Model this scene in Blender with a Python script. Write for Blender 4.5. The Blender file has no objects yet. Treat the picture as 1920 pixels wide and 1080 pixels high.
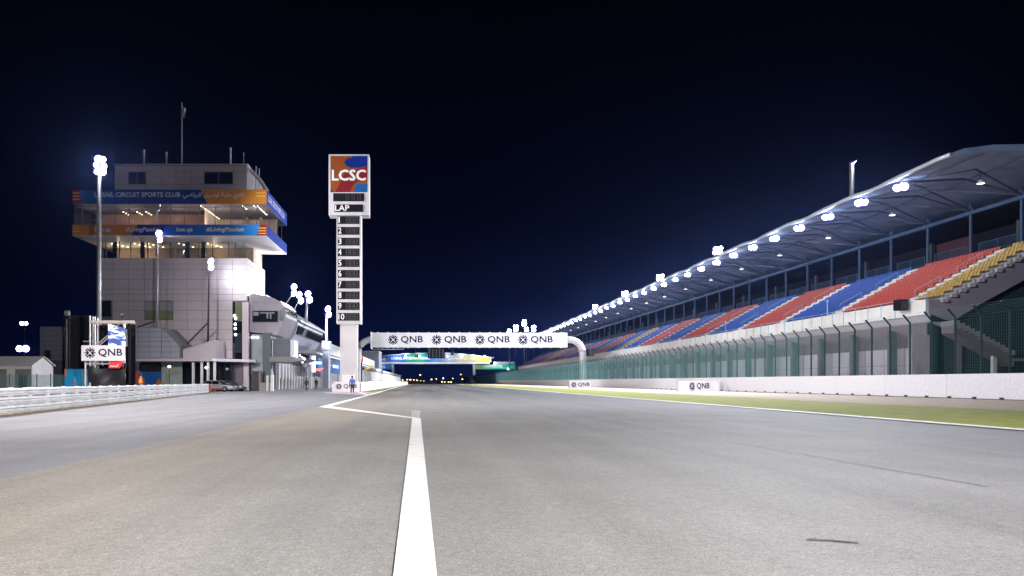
import bpy, math, random
from mathutils import Vector, Matrix
random.seed(7)
S = bpy.context.scene
COL = S.collection

# ------------------------------------------------------------------ camera
cd = bpy.data.cameras.new('camera'); cam = bpy.data.objects.new('camera', cd); COL.objects.link(cam)
CH = 1.2
cam.location = (0, 0, CH); cam.rotation_euler = (math.radians(90), 0, 0)
cd.lens = 27.0; cd.sensor_width = 36.0; cd.shift_x = 160/1920; cd.shift_y = 176/1920
cd.clip_start = 0.05; cd.clip_end = 9000
S.camera = cam
# ------------------------------------------------------------------ world: night sky
wd = bpy.data.worlds.new('World'); S.world = wd; wd.use_nodes = True
nt = wd.node_tree; nt.nodes.clear()
out = nt.nodes.new('ShaderNodeOutputWorld'); bg = nt.nodes.new('ShaderNodeBackground')
tc = nt.nodes.new('ShaderNodeTexCoord'); sp = nt.nodes.new('ShaderNodeSeparateXYZ'); rp = nt.nodes.new('ShaderNodeValToRGB')
nt.links.new(tc.outputs['Generated'], sp.inputs[0]); nt.links.new(sp.outputs['Z'], rp.inputs[0])
az_ = nt.nodes.new('ShaderNodeMapRange'); az_.inputs['From Min'].default_value = .86; az_.inputs['From Max'].default_value = .99
az_.inputs['To Min'].default_value = .38; az_.interpolation_type = 'SMOOTHSTEP'; nt.links.new(sp.outputs['Y'], az_.inputs['Value'])
sm0 = nt.nodes.new('ShaderNodeMix'); sm0.data_type = 'RGBA'; sm0.blend_type = 'MULTIPLY'; sm0.inputs[0].default_value = 1
nt.links.new(rp.outputs[0], sm0.inputs[6]); nt.links.new(az_.outputs[0], sm0.inputs[7]); nt.links.new(sm0.outputs[2], bg.inputs[0]); nt.links.new(bg.outputs[0], out.inputs[0])
e = rp.color_ramp.elements
e[0].position = 0.0; e[0].color = (0.0022, 0.0065, 0.045, 1)
e[1].position = 0.42; e[1].color = (0.0003, 0.0005, 0.0030, 1)
k = e.new(0.10); k.color = (0.0005, 0.0019, 0.015, 1)
k = e.new(0.2); k.color = (0.0002, 0.0006, 0.0042, 1)
bg.inputs[1].default_value = 1.0
S.view_settings.view_transform = 'Standard'; S.view_settings.look = 'None'
S.view_settings.exposure = 0.0; S.view_settings.gamma = 1.0; S.view_settings.use_curve_mapping = False
S.render.engine = 'CYCLES'
S.cycles.max_bounces = 5; S.cycles.diffuse_bounces = 3; S.cycles.glossy_bounces = 3
S.cycles.transparent_max_bounces = 12; S.cycles.sample_clamp_indirect = 4.0
S.cycles.use_denoising = True
PW = 1.0      # master factor of all the floodlights

# ------------------------------------------------------------------ helpers
ORG = {}
def W(px, py, Y):
    return Vector(((px-800)/1440*Y, Y, CH+(716-py)/1440*Y))
def XP(px, Y): return (px-800)/1440*Y
def ZP(py, Y): return CH+(716-py)/1440*Y

ORD = ('first second third fourth fifth sixth seventh eighth ninth tenth eleventh twelfth thirteenth fourteenth fifteenth '
       'sixteenth seventeenth eighteenth nineteenth twentieth').split()

class MB:
    def __init__(s): s.v = []; s.f = []; s.m = []
    def add(s, vs, fs, m=0):
        b = len(s.v); s.v += [tuple(q) for q in vs]
        for f in fs: s.f.append(tuple(b+i for i in f)); s.m.append(m)
        return s
    def box(s, x0, x1, y0, y1, z0, z1, m=0):
        if x0 > x1: x0, x1 = x1, x0
        if y0 > y1: y0, y1 = y1, y0
        if z0 > z1: z0, z1 = z1, z0
        return s.add([(x0,y0,z0),(x1,y0,z0),(x1,y1,z0),(x0,y1,z0),(x0,y0,z1),(x1,y0,z1),(x1,y1,z1),(x0,y1,z1)],
              [(0,3,2,1),(4,5,6,7),(0,1,5,4),(1,2,6,5),(2,3,7,6),(3,0,4,7)], m)
    def obox(s, c, u, v, w, m=0):      # oriented box: centre and three half vectors
        c = Vector(c); u = Vector(u); v = Vector(v); w = Vector(w)
        P = [c-u-v-w, c+u-v-w, c+u+v-w, c-u+v-w, c-u-v+w, c+u-v+w, c+u+v+w, c-u+v+w]
        return s.add(P, [(0,3,2,1),(4,5,6,7),(0,1,5,4),(1,2,6,5),(2,3,7,6),(3,0,4,7)], m)
    def prism_y(s, poly, y0, y1, m=0):  # polygon in x, z run along y
        n = len(poly)
        a = [(x, y0, z) for x, z in poly]; b = [(x, y1, z) for x, z in poly]
        ar = sum(poly[i][0]*poly[(i+1)%n][1]-poly[(i+1)%n][0]*poly[i][1] for i in range(n))
        f0 = tuple(range(n)); f1 = tuple(range(2*n-1, n-1, -1))
        sd = [(i, i+n, (i+1)%n+n, (i+1)%n) for i in range(n)]
        if ar < 0:
            f0 = f0[::-1]; f1 = f1[::-1]; sd = [q[::-1] for q in sd]
        return s.add(a+b, [f0, f1]+sd, m)
    def prism_z(s, poly, z0, z1, m=0):
        n = len(poly)
        ar = sum(poly[i][0]*poly[(i+1)%n][1]-poly[(i+1)%n][0]*poly[i][1] for i in range(n))
        if ar < 0: poly = poly[::-1]
        a = [(x, y, z0) for x, y in poly]; b = [(x, y, z1) for x, y in poly]
        return s.add(a+b, [tuple(range(n-1,-1,-1)), tuple(range(n, 2*n))]+[(i, (i+1)%n, (i+1)%n+n, i+n) for i in range(n)], m)
    def tube(s, pts, r, n=8, m=0, r1=None, cap=True):
        pts = [Vector(p) for p in pts]; L = len(pts); rings = []
        for i, p in enumerate(pts):
            t = (pts[min(i+1, L-1)]-pts[max(i-1, 0)]).normalized()
            a = Vector((0, 0, 1)) if abs(t.z) < .9 else Vector((1, 0, 0))
            u = t.cross(a).normalized(); v = t.cross(u)
            rr = r if r1 is None else r+(r1-r)*i/(L-1)
            rings.append([p+u*(rr*math.cos(2*math.pi*k/n))+v*(rr*math.sin(2*math.pi*k/n)) for k in range(n)])
        vs = [q for R in rings for q in R]; fs = []
        for i in range(L-1):
            for k in range(n):
                fs.append((i*n+k, i*n+(k+1)%n, (i+1)*n+(k+1)%n, (i+1)*n+k))
        if cap: fs += [tuple(range(n-1, -1, -1)), tuple(range((L-1)*n, L*n))]
        return s.add(vs, fs, m)
    def lathe(s, c, axis, prof, n=16, m=0):   # prof: (distance along axis, radius)
        c = Vector(c); t = Vector(axis).normalized()
        a = Vector((0, 0, 1)) if abs(t.z) < .9 else Vector((1, 0, 0))
        u = t.cross(a).normalized(); v = t.cross(u); vs = []; fs = []
        for d, r in prof:
            for k in range(n):
                vs.append(c+t*d+u*(r*math.cos(2*math.pi*k/n))+v*(r*math.sin(2*math.pi*k/n)))
        for i in range(len(prof)-1):
            for k in range(n): fs.append((i*n+k, i*n+(k+1)%n, (i+1)*n+(k+1)%n, (i+1)*n+k))
        fs += [tuple(range(n-1, -1, -1)), tuple(range((len(prof)-1)*n, len(prof)*n))]
        return s.add(vs, fs, m)
    def poly(s, pts, m=0): return s.add(pts, [tuple(range(len(pts)))], m)
    def plates(s, xs, zs, y, m=0, gap=.05, th=.04, skip=()):   # cladding plates on a wall that faces -y
        for i in range(len(xs)-1):
            for j in range(len(zs)-1):
                cx = (xs[i]+xs[i+1])/2; cz = (zs[j]+zs[j+1])/2
                if any(a < cx < b and c < cz < d for a, b, c, d in skip): continue
                s.box(xs[i]+gap/2, xs[i+1]-gap/2, y-th, y, zs[j]+gap/2, zs[j+1]-gap/2, m)
        return s
    def plates_x(s, ys, zs, x, m=0, gap=.05, th=.04):        # cladding on a wall that faces +x
        for i in range(len(ys)-1):
            for j in range(len(zs)-1):
                s.box(x, x+th, ys[i]+gap/2, ys[i+1]-gap/2, zs[j]+gap/2, zs[j+1]-gap/2, m)
        return s
    def build(s, name, mats, root=None, smooth=False, label=None, kind=None):
        if not isinstance(mats, (list, tuple)): mats = [mats]
        if root is not None: o0 = ORG[root.name]
        else:
            xs = [q[0] for q in s.v]; ys = [q[1] for q in s.v]; zs = [q[2] for q in s.v]
            o0 = Vector(((min(xs)+max(xs))/2, (min(ys)+max(ys))/2, min(zs)))
        me = bpy.data.meshes.new(name)
        me.from_pydata([(a-o0[0], b-o0[1], c-o0[2]) for a, b, c in s.v], [], s.f)
        for q in mats: me.materials.append(q)
        me.polygons.foreach_set('material_index', s.m)
        if smooth: me.polygons.foreach_set('use_smooth', [True]*len(s.f))
        me.update()
        o = bpy.data.objects.new(name, me); COL.objects.link(o)
        if root is not None: o.parent = root
        else: o.location = o0
        ORG[o.name] = o0
        if label: o['label'] = label
        if kind: o['kind'] = kind
        return o

def tag(o, label, cat, group=None):
    o['label'] = label; o['category'] = cat
    if group: o['group'] = group
    return o
def thing(name, label, cat, loc=(0, 0, 0), group=None):
    o = bpy.data.objects.new(name, None); COL.objects.link(o); o.location = loc; o.empty_display_size = .3
    ORG[o.name] = Vector(loc)
    return tag(o, label, cat, group)
def struct(mb, name, mats):
    o = mb.build(name, mats); o['kind'] = 'structure'; return o
def dup(root, loc, label=None, rz=None):
    r = root.copy(); COL.objects.link(r); r.location = loc
    if rz is not None: r.rotation_euler[2] = rz
    if label: r['label'] = label
    ORG[r.name] = Vector(loc)
    for ch in list(root.children):
        c = ch.copy(); COL.objects.link(c); c.parent = r
        for g in list(ch.children):
            d = g.copy(); COL.objects.link(d); d.parent = c
    return r
def spot(name, loc, aim, power, color=(.92, .94, 1), angle=130, parent=None, size=.4, blend=.6):
    l = bpy.data.lights.new(name, 'SPOT'); l.energy = power*PW; l.color = color
    l.spot_size = math.radians(angle); l.spot_blend = blend; l.shadow_soft_size = size
    o = bpy.data.objects.new(name, l); COL.objects.link(o)
    d = (Vector(aim)-Vector(loc)).normalized()
    o.rotation_euler = d.to_track_quat('-Z', 'Y').to_euler()
    if parent is not None: o.parent = parent; o.location = Vector(loc)-ORG[parent.name]
    else: o.location = loc
    return o
def point(name, loc, power, color, parent=None, size=.3):
    l = bpy.data.lights.new(name, 'POINT'); l.energy = power; l.color = color; l.shadow_soft_size = size
    o = bpy.data.objects.new(name, l); COL.objects.link(o)
    if parent is not None: o.parent = parent; o.location = Vector(loc)-ORG[parent.name]
    else: o.location = loc
    return o

# ------------------------------------------------------------------ materials
def nodes(name):
    m = bpy.data.materials.new(name); m.use_nodes = True; n = m.node_tree
    return m, n, n.nodes['Principled BSDF']
def mat(name, rgb, rough=.55, metal=0.0, var=.12, scale=.6, bump=0.0, bscale=20, spec=.5, coat=0):
    m, n, p = nodes(name)
    if 'print' in name: rough, spec = .8, .1
    p.inputs['Roughness'].default_value = rough; p.inputs['Metallic'].default_value = metal
    p.inputs['Specular IOR Level'].default_value = spec
    if coat: p.inputs['Coat Weight'].default_value = coat
    t = n.nodes.new('ShaderNodeTexCoord'); z = n.nodes.new('ShaderNodeTexNoise')
    z.inputs['Scale'].default_value = scale; z.inputs['Detail'].default_value = 5
    n.links.new(t.outputs['Object'], z.inputs['Vector'])
    r = n.nodes.new('ShaderNodeValToRGB'); n.links.new(z.outputs['Fac'], r.inputs[0])
    r.color_ramp.elements[0].position = .3; r.color_ramp.elements[1].position = .72
    r.color_ramp.elements[0].color = (*[c*(1-var) for c in rgb], 1)
    r.color_ramp.elements[1].color = (*[min(1, c*(1+var)) for c in rgb], 1)
    n.links.new(r.outputs[0], p.inputs['Base Color'])
    if bump:
        z2 = n.nodes.new('ShaderNodeTexNoise'); z2.inputs['Scale'].default_value = bscale
        n.links.new(t.outputs['Object'], z2.inputs['Vector'])
        b = n.nodes.new('ShaderNodeBump'); b.inputs['Strength'].default_value = bump; b.inputs['Distance'].default_value = .02
        n.links.new(z2.outputs['Fac'], b.inputs['Height']); n.links.new(b.outputs[0], p.inputs['Normal'])
    return m
def emit(name, rgb, strength, sample=False):
    m, n, p = nodes(name)
    p.inputs['Base Color'].default_value = (*[c*.5 for c in rgb], 1)
    p.inputs['Emission Color'].default_value = (*rgb, 1); p.inputs['Emission Strength'].default_value = strength
    m.cycles.emission_sampling = 'AUTO' if sample else 'NONE'
    return m
def glass(name, rgb=(.8, .85, .9), fac=.12, rough=.02):
    m, n, p = nodes(name); n.nodes.remove(p)
    o = n.nodes['Material Output']
    tr = n.nodes.new('ShaderNodeBsdfTransparent'); tr.inputs[0].default_value = (*rgb, 1)
    gl = n.nodes.new('ShaderNodeBsdfGlossy'); gl.inputs['Roughness'].default_value = rough
    mx = n.nodes.new('ShaderNodeMixShader'); mx.inputs[0].default_value = fac
    n.links.new(tr.outputs[0], mx.inputs[1]); n.links.new(gl.outputs[0], mx.inputs[2]); n.links.new(mx.outputs[0], o.inputs[0])
    return m
def asphalt(name, stops, axis_scale=.03, off=20.0, rubber=True):
    """ramp across the paving lanes (x), long rubber streaks along y, grain and bright aggregate"""
    m, n, p = nodes(name); N = n.nodes; L = n.links
    t = N.new('ShaderNodeTexCoord'); s = N.new('ShaderNodeSeparateXYZ')
    geo = N.new('ShaderNodeNewGeometry'); L.new(geo.outputs['Position'], s.inputs[0])
    wob = N.new('ShaderNodeTexNoise'); wob.inputs['Scale'].default_value = .35; wob.inputs['Detail'].default_value = 4
    L.new(geo.outputs['Position'], wob.inputs['Vector'])
    a = N.new('ShaderNodeMath'); a.operation = 'MULTIPLY_ADD'; a.inputs[1].default_value = 1.6; L.new(wob.outputs['Fac'], a.inputs[0]); L.new(s.outputs['X'], a.inputs[2])
    b = N.new('ShaderNodeMapRange'); b.inputs['From Min'].default_value = -off; b.inputs['From Max'].default_value = off
    L.new(a.outputs[0], b.inputs['Value'])
    r = N.new('ShaderNodeValToRGB'); L.new(b.outputs[0], r.inputs[0]); el = r.color_ramp.elements
    for i, (x, c) in enumerate(stops):
        q = el[i] if i < 2 else el.new(.5)
        q.position = (x+off)/(2*off); q.color = (*c, 1)
    # blotches
    def mul(colsock, noisescale, lo, hi, detail=4, mapping=None, p0=.3, p1=.7):
        z = N.new('ShaderNodeTexNoise'); z.inputs['Scale'].default_value = noisescale; z.inputs['Detail'].default_value = detail
        if mapping:
            mp = N.new('ShaderNodeMapping'); mp.inputs['Scale'].default_value = mapping; L.new(geo.outputs['Position'], mp.inputs[0]); L.new(mp.outputs[0], z.inputs['Vector'])
        else: L.new(geo.outputs['Position'], z.inputs['Vector'])
        mr = N.new('ShaderNodeMapRange'); mr.inputs['From Min'].default_value = p0; mr.inputs['From Max'].default_value = p1
        mr.inputs['To Min'].default_value = lo; mr.inputs['To Max'].default_value = hi; L.new(z.outputs['Fac'], mr.inputs['Value'])
        mx = N.new('ShaderNodeMix'); mx.data_type = 'RGBA'; mx.blend_type = 'MULTIPLY'; mx.inputs[0].default_value = 1
        L.new(colsock, mx.inputs[6]); L.new(mr.outputs[0], mx.inputs[7]); return mx.outputs[2]
    c = mul(r.outputs[0], .5, .9, 1.08)
    c = mul(c, 1.0, .86, 1.06, 5, (1.4, .03, 1))
    c = mul(c, 62, .58, 1.42, 3, None, .25, .75)
    c = mul(c, 14, .88, 1.1, 3)
    if rubber:   # rubber laid down on the grid and beyond it
        mr = N.new('ShaderNodeMapRange'); mr.inputs['From Min'].default_value = 26; mr.inputs['From Max'].default_value = 95
        mr.inputs['To Min'].default_value = 0; mr.inputs['To Max'].default_value = .72; mr.interpolation_type = 'SMOOTHSTEP'; L.new(s.outputs['Y'], mr.inputs['Value'])
        z = N.new('ShaderNodeTexNoise'); z.inputs['Scale'].default_value = 1; mp = N.new('ShaderNodeMapping'); mp.inputs['Scale'].default_value = (.35, .015, 1)
        L.new(geo.outputs['Position'], mp.inputs[0]); L.new(mp.outputs[0], z.inputs['Vector'])
        m2 = N.new('ShaderNodeMapRange'); m2.inputs['From Min'].default_value = .35; m2.inputs['From Max'].default_value = .6; m2.inputs['To Min'].default_value = .45
        L.new(z.outputs['Fac'], m2.inputs['Value'])
        f = N.new('ShaderNodeMath'); f.operation = 'MULTIPLY'; L.new(mr.outputs[0], f.inputs[0]); L.new(m2.outputs[0], f.inputs[1])
        mx = N.new('ShaderNodeMix'); mx.data_type = 'RGBA'; L.new(f.outputs[0], mx.inputs[0]); L.new(c, mx.inputs[6]); mx.inputs[7].default_value = (.035, .033, .036, 1); c = mx.outputs[2]
    # bright stones
    v = N.new('ShaderNodeTexNoise'); v.inputs['Scale'].default_value = 38; v.inputs['Detail'].default_value = 2; L.new(geo.outputs['Position'], v.inputs['Vector'])
    th = N.new('ShaderNodeMapRange'); th.inputs['From Min'].default_value = .73; th.inputs['From Max'].default_value = .78; L.new(v.outputs['Fac'], th.inputs['Value'])
    mx = N.new('ShaderNodeMix'); mx.data_type = 'RGBA'; L.new(th.outputs[0], mx.inputs[0]); L.new(c, mx.inputs[6]); mx.inputs[7].default_value = (.75, .73, .68, 1)
    L.new(mx.outputs[2], p.inputs['Base Color'])
    bz = N.new('ShaderNodeTexNoise'); bz.inputs['Scale'].default_value = 70; bz.inputs['Detail'].default_value = 3; L.new(geo.outputs['Position'], bz.inputs['Vector'])
    bp = N.new('ShaderNodeBump'); bp.inputs['Strength'].default_value = .45; bp.inputs['Distance'].default_value = .008
    L.new(bz.outputs['Fac'], bp.inputs['Height']); L.new(bp.outputs[0], p.inputs['Normal'])
    p.inputs['Roughness'].default_value = .75; p.inputs['Specular IOR Level'].default_value = .3
    return m
def ramp_x(name, stops, axis='X', rough=.5):     # a printed banner: colour by its own generated x
    m, n, p = nodes(name); t = n.nodes.new('ShaderNodeTexCoord'); s = n.nodes.new('ShaderNodeSeparateXYZ')
    n.links.new(t.outputs['Generated'], s.inputs[0]); r = n.nodes.new('ShaderNodeValToRGB')
    n.links.new(s.outputs[axis], r.inputs[0]); el = r.color_ramp.elements
    for i, (x, c) in enumerate(stops):
        q = el[i] if i < 2 else el.new(.5)
        q.position = x; q.color = (*c, 1)
    n.links.new(r.outputs[0], p.inputs['Base Color']); p.inputs['Roughness'].default_value = .8; p.inputs['Specular IOR Level'].default_value = .1
    return m, p, r

M = {}
M['white'] = mat('white_paint', (.72, .71, .73), .5, var=.08, scale=.8)
M['towerpaint'] = mat('score_tower_paint', (.58, .545, .57), .5, var=.1, scale=.5)
M['wallwhite'] = mat('white_wall_paint', (.74, .71, .74), .6, var=.07, scale=.35, bump=.15, bscale=6)
M['line'] = mat('road_line_paint', (.86, .86, .86), .6, var=.06, scale=6, bump=.2, bscale=60)
def worn(name, rgb, under, amount):
    m = mat(name, rgb, .65, var=.08, scale=5, bump=.25, bscale=60)
    n = m.node_tree; p = n.nodes['Principled BSDF']; src = p.inputs['Base Color'].links[0].from_socket
    g = n.nodes.new('ShaderNodeNewGeometry'); z1 = n.nodes.new('ShaderNodeTexNoise'); z1.inputs['Scale'].default_value = 2.2; z1.inputs['Detail'].default_value = 9; z1.inputs['Roughness'].default_value = .72
    n.links.new(g.outputs['Position'], z1.inputs['Vector'])
    r = n.nodes.new('ShaderNodeMapRange'); r.inputs['From Min'].default_value = .60; r.inputs['From Max'].default_value = .74; r.inputs['To Max'].default_value = amount
    n.links.new(z1.outputs['Fac'], r.inputs['Value'])
    x = n.nodes.new('ShaderNodeMix'); x.data_type = 'RGBA'; n.links.new(r.outputs[0], x.inputs[0]); n.links.new(src, x.inputs[6]); x.inputs[7].default_value = (*under, 1)
    n.links.new(x.outputs[2], p.inputs['Base Color']); return m
M['line'] = worn('road_line_paint', (.86, .86, .86), (.34, .33, .32), .7)
M['wallwhite'] = worn('white_wall_paint', (.75, .72, .75), (.6, .57, .57), .1)
M['clad'] = mat('aluminium_cladding', (.54, .485, .53), .38, .15, var=.08, scale=.25)
M['cladb'] = mat('bluish_cladding', (.36, .37, .46), .4, .2, var=.08, scale=.3)
M['seam'] = mat('dark_seam', (.15, .135, .15), .8)
M['dark'] = mat('dark_grey', (.03, .03, .036), .5)
M['void'] = mat('unlit_concourse', (.010,.011,.016), .9, spec=.1)
M['matt'] = mat('matt_black', (.010,.010,.014), .85, spec=.12)
M['black'] = mat('black_plastic', (.012, .012, .015), .45)
M['tarp'] = mat('black_tarpaulin', (.014, .013, .017), .5, bump=.5, bscale=1.6, spec=.3)
M['pipe'] = mat('grey_pipe_paint', (.46, .47, .50), .5, var=.1)
M['steel'] = mat('galvanised_steel', (.5, .5, .52), .42, .5, var=.12, scale=2)
M['rail'] = mat('guard_rail_steel', (.64, .64, .66), .45, .0, var=.2, scale=1.2)
M['conc'] = mat('concrete', (.36, .34, .36), .85, var=.14, scale=.5, bump=.2, bscale=8)
M['concw'] = mat('pale_concrete', (.80, .78, .76), .8, var=.1, scale=.6)
M['concd'] = mat('dark_concrete', (.12, .11, .13), .85, var=.15, scale=.5)
M['panelg'] = mat('grey_wall_panel', (.30, .285, .325), .7, var=.1, scale=.4)
M['roofm'] = mat('roof_underside', (.20, .265, .43), .55, .1, var=.3, scale=.35)
M['roofrib'] = mat('roof_truss', (.085, .105, .17), .5, .2)
M['fascia'] = mat('roof_edge', (.62, .68, .76), .35, .3, var=.06)
M['bluesteel'] = mat('blue_painted_steel', (.028, .06, .125), .5, .0, spec=.3)
M['railblue'] = mat('pale_blue_rail', (.34, .52, .72), .4, .2)
M['red'] = mat('red_seat', (.57, .08, .05), .5, var=.35, scale=7)
M['blue'] = mat('blue_seat', (.025, .09, .42), .5, var=.35, scale=7)
M['yellow'] = mat('yellow_seat', (.50, .31, .07), .45, var=.3, scale=9)
M['teal'] = mat('teal_fence_wire', (.085, .215, .215), .6)
M['tealpost'] = mat('teal_fence_post', (.008, .03, .036), .6, spec=.2)
M['green'] = mat('turf', (.27, .29, .022), .9, var=.25, scale=1.5, bump=.6, bscale=30)
M['sand'] = mat('sandy_gravel', (.50, .40, .33), .95, var=.2, scale=2.5, bump=.6, bscale=25)
M['ground'] = mat('desert_ground', (.20, .165, .13), .95, var=.2, scale=.05)
M['pink'] = mat('pink_tarmac', (.48, .34, .38), .8, var=.08, scale=3)
M['navy'] = mat('navy_print', (.005, .006, .05), .8, var=.03)
M['magenta'] = mat('magenta_print', (.22, .015, .10), .5, var=.03)
M['printdim'] = mat('dim_white_print', (.42, .43, .46), .5, var=.03)  # white lettering with the weak light on the high banners put into its colour
M['printw'] = mat('white_print', (.8, .8, .8), .5, var=.03)
M['skin'] = mat('skin', (.35, .2, .14), .5)
M['hair'] = mat('hair', (.012, .01, .009), .6)
M['jblue'] = mat('blue_jacket', (.02, .09, .42), .6)
M['trous'] = mat('dark_trousers', (.012, .014, .035), .7)
M['vest'] = mat('orange_vest', (.85, .2, .02), .55)
M['cloth'] = mat('dark_clothes', (.018, .018, .025), .7)
M['glassd'] = mat('dark_glass', (.012, .016, .022), .06, var=.02, spec=.7)
M['glasst'] = mat('teal_glass', (.03, .042, .055), .15, var=.1, spec=.4)
M['glassg'] = mat('green_tinted_glass', (.20, .23, .12), .12, var=.1)
M['glass'] = glass('window_glass', (.86, .9, .92), .10)
M['lens'] = emit('floodlight_lens', (.95, .95, 1.0), 40)
M['fringe'] = emit('violet_fringe', (.22, .16, 1.0), 1.1)  # glowing ring added for the violet fringing round bright lamps
M['amber'] = emit('amber_lamp', (1, .55, .16), 6)
M['cool'] = emit('cool_lamp', (.8, .85, 1.0), 9)
M['warm'] = emit('warm_downlight', (1, .8, .5), 9)
M['pend'] = emit('pendant_lamp', (.95, .93, .95), 2.4)
M['pendlit'] = emit('lit_pendant', (1,.86,.7), 5)
M['penddim'] = mat('pendant_shade', (.75, .68, .64), .5)
M['tyre'] = mat('tyre_rubber', (.015, .015, .016), .8)

# ------------------------------------------------------------------ text and emblem
def text_tris(s, res=2):
    c = bpy.data.curves.new('lettering', 'FONT'); c.body = s; c.resolution_u = res
    o = bpy.data.objects.new('lettering', c); COL.objects.link(o)
    dg = bpy.context.evaluated_depsgraph_get(); me = bpy.data.meshes.new_from_object(o.evaluated_get(dg))
    v = [tuple(q.co) for q in me.vertices]; f = [tuple(q.vertices) for q in me.polygons]
    bpy.data.objects.remove(o); bpy.data.curves.remove(c); bpy.data.meshes.remove(me)
    return v, f
TXT = {}
def text(mb, s, o, right, up, height, m=0, width=None, anchor='l', slant=0, bold=0):
    """s on the plane at o; height is the height of the glyph box, width squeezes the line"""
    if s not in TXT: TXT[s] = text_tris(s)
    v, f = TXT[s]
    x0 = min(q[0] for q in v); x1 = max(q[0] for q in v); y0 = min(q[1] for q in v); y1 = max(q[1] for q in v)
    k = height/(y1-y0); kx = k if width is None else width/(x1-x0)
    o = Vector(o); right = Vector(right).normalized(); up = Vector(up).normalized(); nrm = right.cross(up)
    dx = {'l': 0, 'c': -(x1-x0)*kx/2, 'r': -(x1-x0)*kx}[anchor]
    offs = [(0, 0)] if not bold else [(0, 0), (bold, 0), (0, bold), (bold, bold)]
    for i, (bx, by) in enumerate(offs):
        mb.add([o+right*((q[0]-x0)*kx+dx+slant*(q[1]-y0)*k+bx)+up*((q[1]-y0)*k+by)+nrm*(.0015*i) for q in v], f, m)
    return (x1-x0)*kx
def emblem(mb, c, right, up, R, m=0, m2=1):
    """eight-armed mark: four arrow-like bunches of three bars with white diagonals between"""
    c = Vector(c); right = Vector(right).normalized(); up = Vector(up).normalized()
    def bar(p, q, w, mm, lift=0):
        p = Vector(p); q = Vector(q); d = (q-p).normalized(); n = Vector((-d.y, d.x))*w/2
        nr = right.cross(up)*lift
        mb.poly([c+right*a.x+up*a.y+nr for a in (p-n, q-n, q+n, p+n)], mm)
    for i in range(4):
        a = math.pi/2*i
        def rot(x, y): return Vector((x*math.cos(a)-y*math.sin(a), x*math.sin(a)+y*math.cos(a)))
        mb.poly([c+right*q.x+up*q.y for q in (rot(0, .15*R), rot(.25*R, .42*R), rot(0, .64*R), rot(-.25*R, .42*R))], m)
        bar(rot(0, .45*R), rot(0, R), .23*R, m, .002)
        bar(rot(0, .28*R), rot(.57*R, .80*R), .25*R, m, .004)
        bar(rot(0, .28*R), rot(-.57*R, .80*R), .25*R, m2 if i == 0 else m, .006)
def bank_mark(mb, c, right, up, h, m=0, m2=1):
    """emblem and three letters, h = height of the emblem, c = centre of the whole"""
    right = Vector(right).normalized(); up = Vector(up).normalized(); c = Vector(c)
    emblem(mb, c-right*(1.21*h), right, up, h/2, m, m2)
    text(mb, 'QNB', c-right*(.45*h)-up*(.39*h), right, up, .74*h, m, width=2.15*h, bold=.028*h)

X1, Y1, Z1 = Vector((1, 0, 0)), Vector((0, 1, 0)), Vector((0, 0, 1))

# ------------------------------------------------------------------ ground, track, verges
struct(MB().poly([(-4000,-400,0),(4000,-400,0),(4000,7000,0),(-4000,7000,0)]), 'ground', M['ground'])
M['track'] = asphalt('track_asphalt', [(-5.1, (.30,.264,.226)), (-2.6, (.305,.272,.236)), (-.6, (.275,.267,.255)), (5.4, (.275,.268,.255)), (7.0, (.235,.235,.262)), (15, (.225,.225,.265))])
M['pit'] = asphalt('pit_lane_asphalt', [(-20, (.31,.30,.325)), (-8, (.30,.29,.315)), (-5.1, (.235,.23,.255))], rubber=False)
struct(MB().poly([(-5.15,-40,.02),(14.6,-40,.02),(14.6,745,.02),(-7.4,745,.02),(-6.9,200,.02),(-5.15,36,.02)]), 'race_track', M['track'])
struct(MB().poly([(-140,-40,.016),(-5.15,-40,.016),(-5.15,60,.016),(-7.9,90,.016),(-8.2,420,.016),(-140,420,.016)]), 'pit_lane', M['pit'])
tf = MB(); ty_ = [-40+1.0*i for i in range(786)]; te = [23.8+.22*math.sin(i*.37)*math.sin(i*.11)+random.uniform(-.13,.13) for i in range(786)]
tv = [(14.55, y_, .035) for y_ in ty_]+[(e_, y_, .035) for y_, e_ in zip(ty_, te)]+[(e_+.04, y_, 0) for y_, e_ in zip(ty_, te)]
tf.add(tv, [(i, i+786, i+787, i+1) for i in range(785)]+[(i+786, i+1572, i+1573, i+787) for i in range(785)])
struct(tf, 'turf_verge', M['green'])
struct(MB().poly([(22.9,-40,.012),(60,-40,.012),(60,745,.012),(22.9,745,.012)]), 'gravel_strip', M['sand'])
struct(MB().poly([(-5.55,84,.026),(-7.85,93,.026),(-8.05,420,.026),(-6.9,420,.026),(-6.55,173,.026)]), 'grass_verge', M['green'])
struct(MB().poly([(-11.6,86.5,.024),(-5.35,66.5,.024),(-5.6,85,.024),(-7.9,92.8,.024),(-10.9,89.8,.024)]), 'pink_apron', M['pink'])
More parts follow.
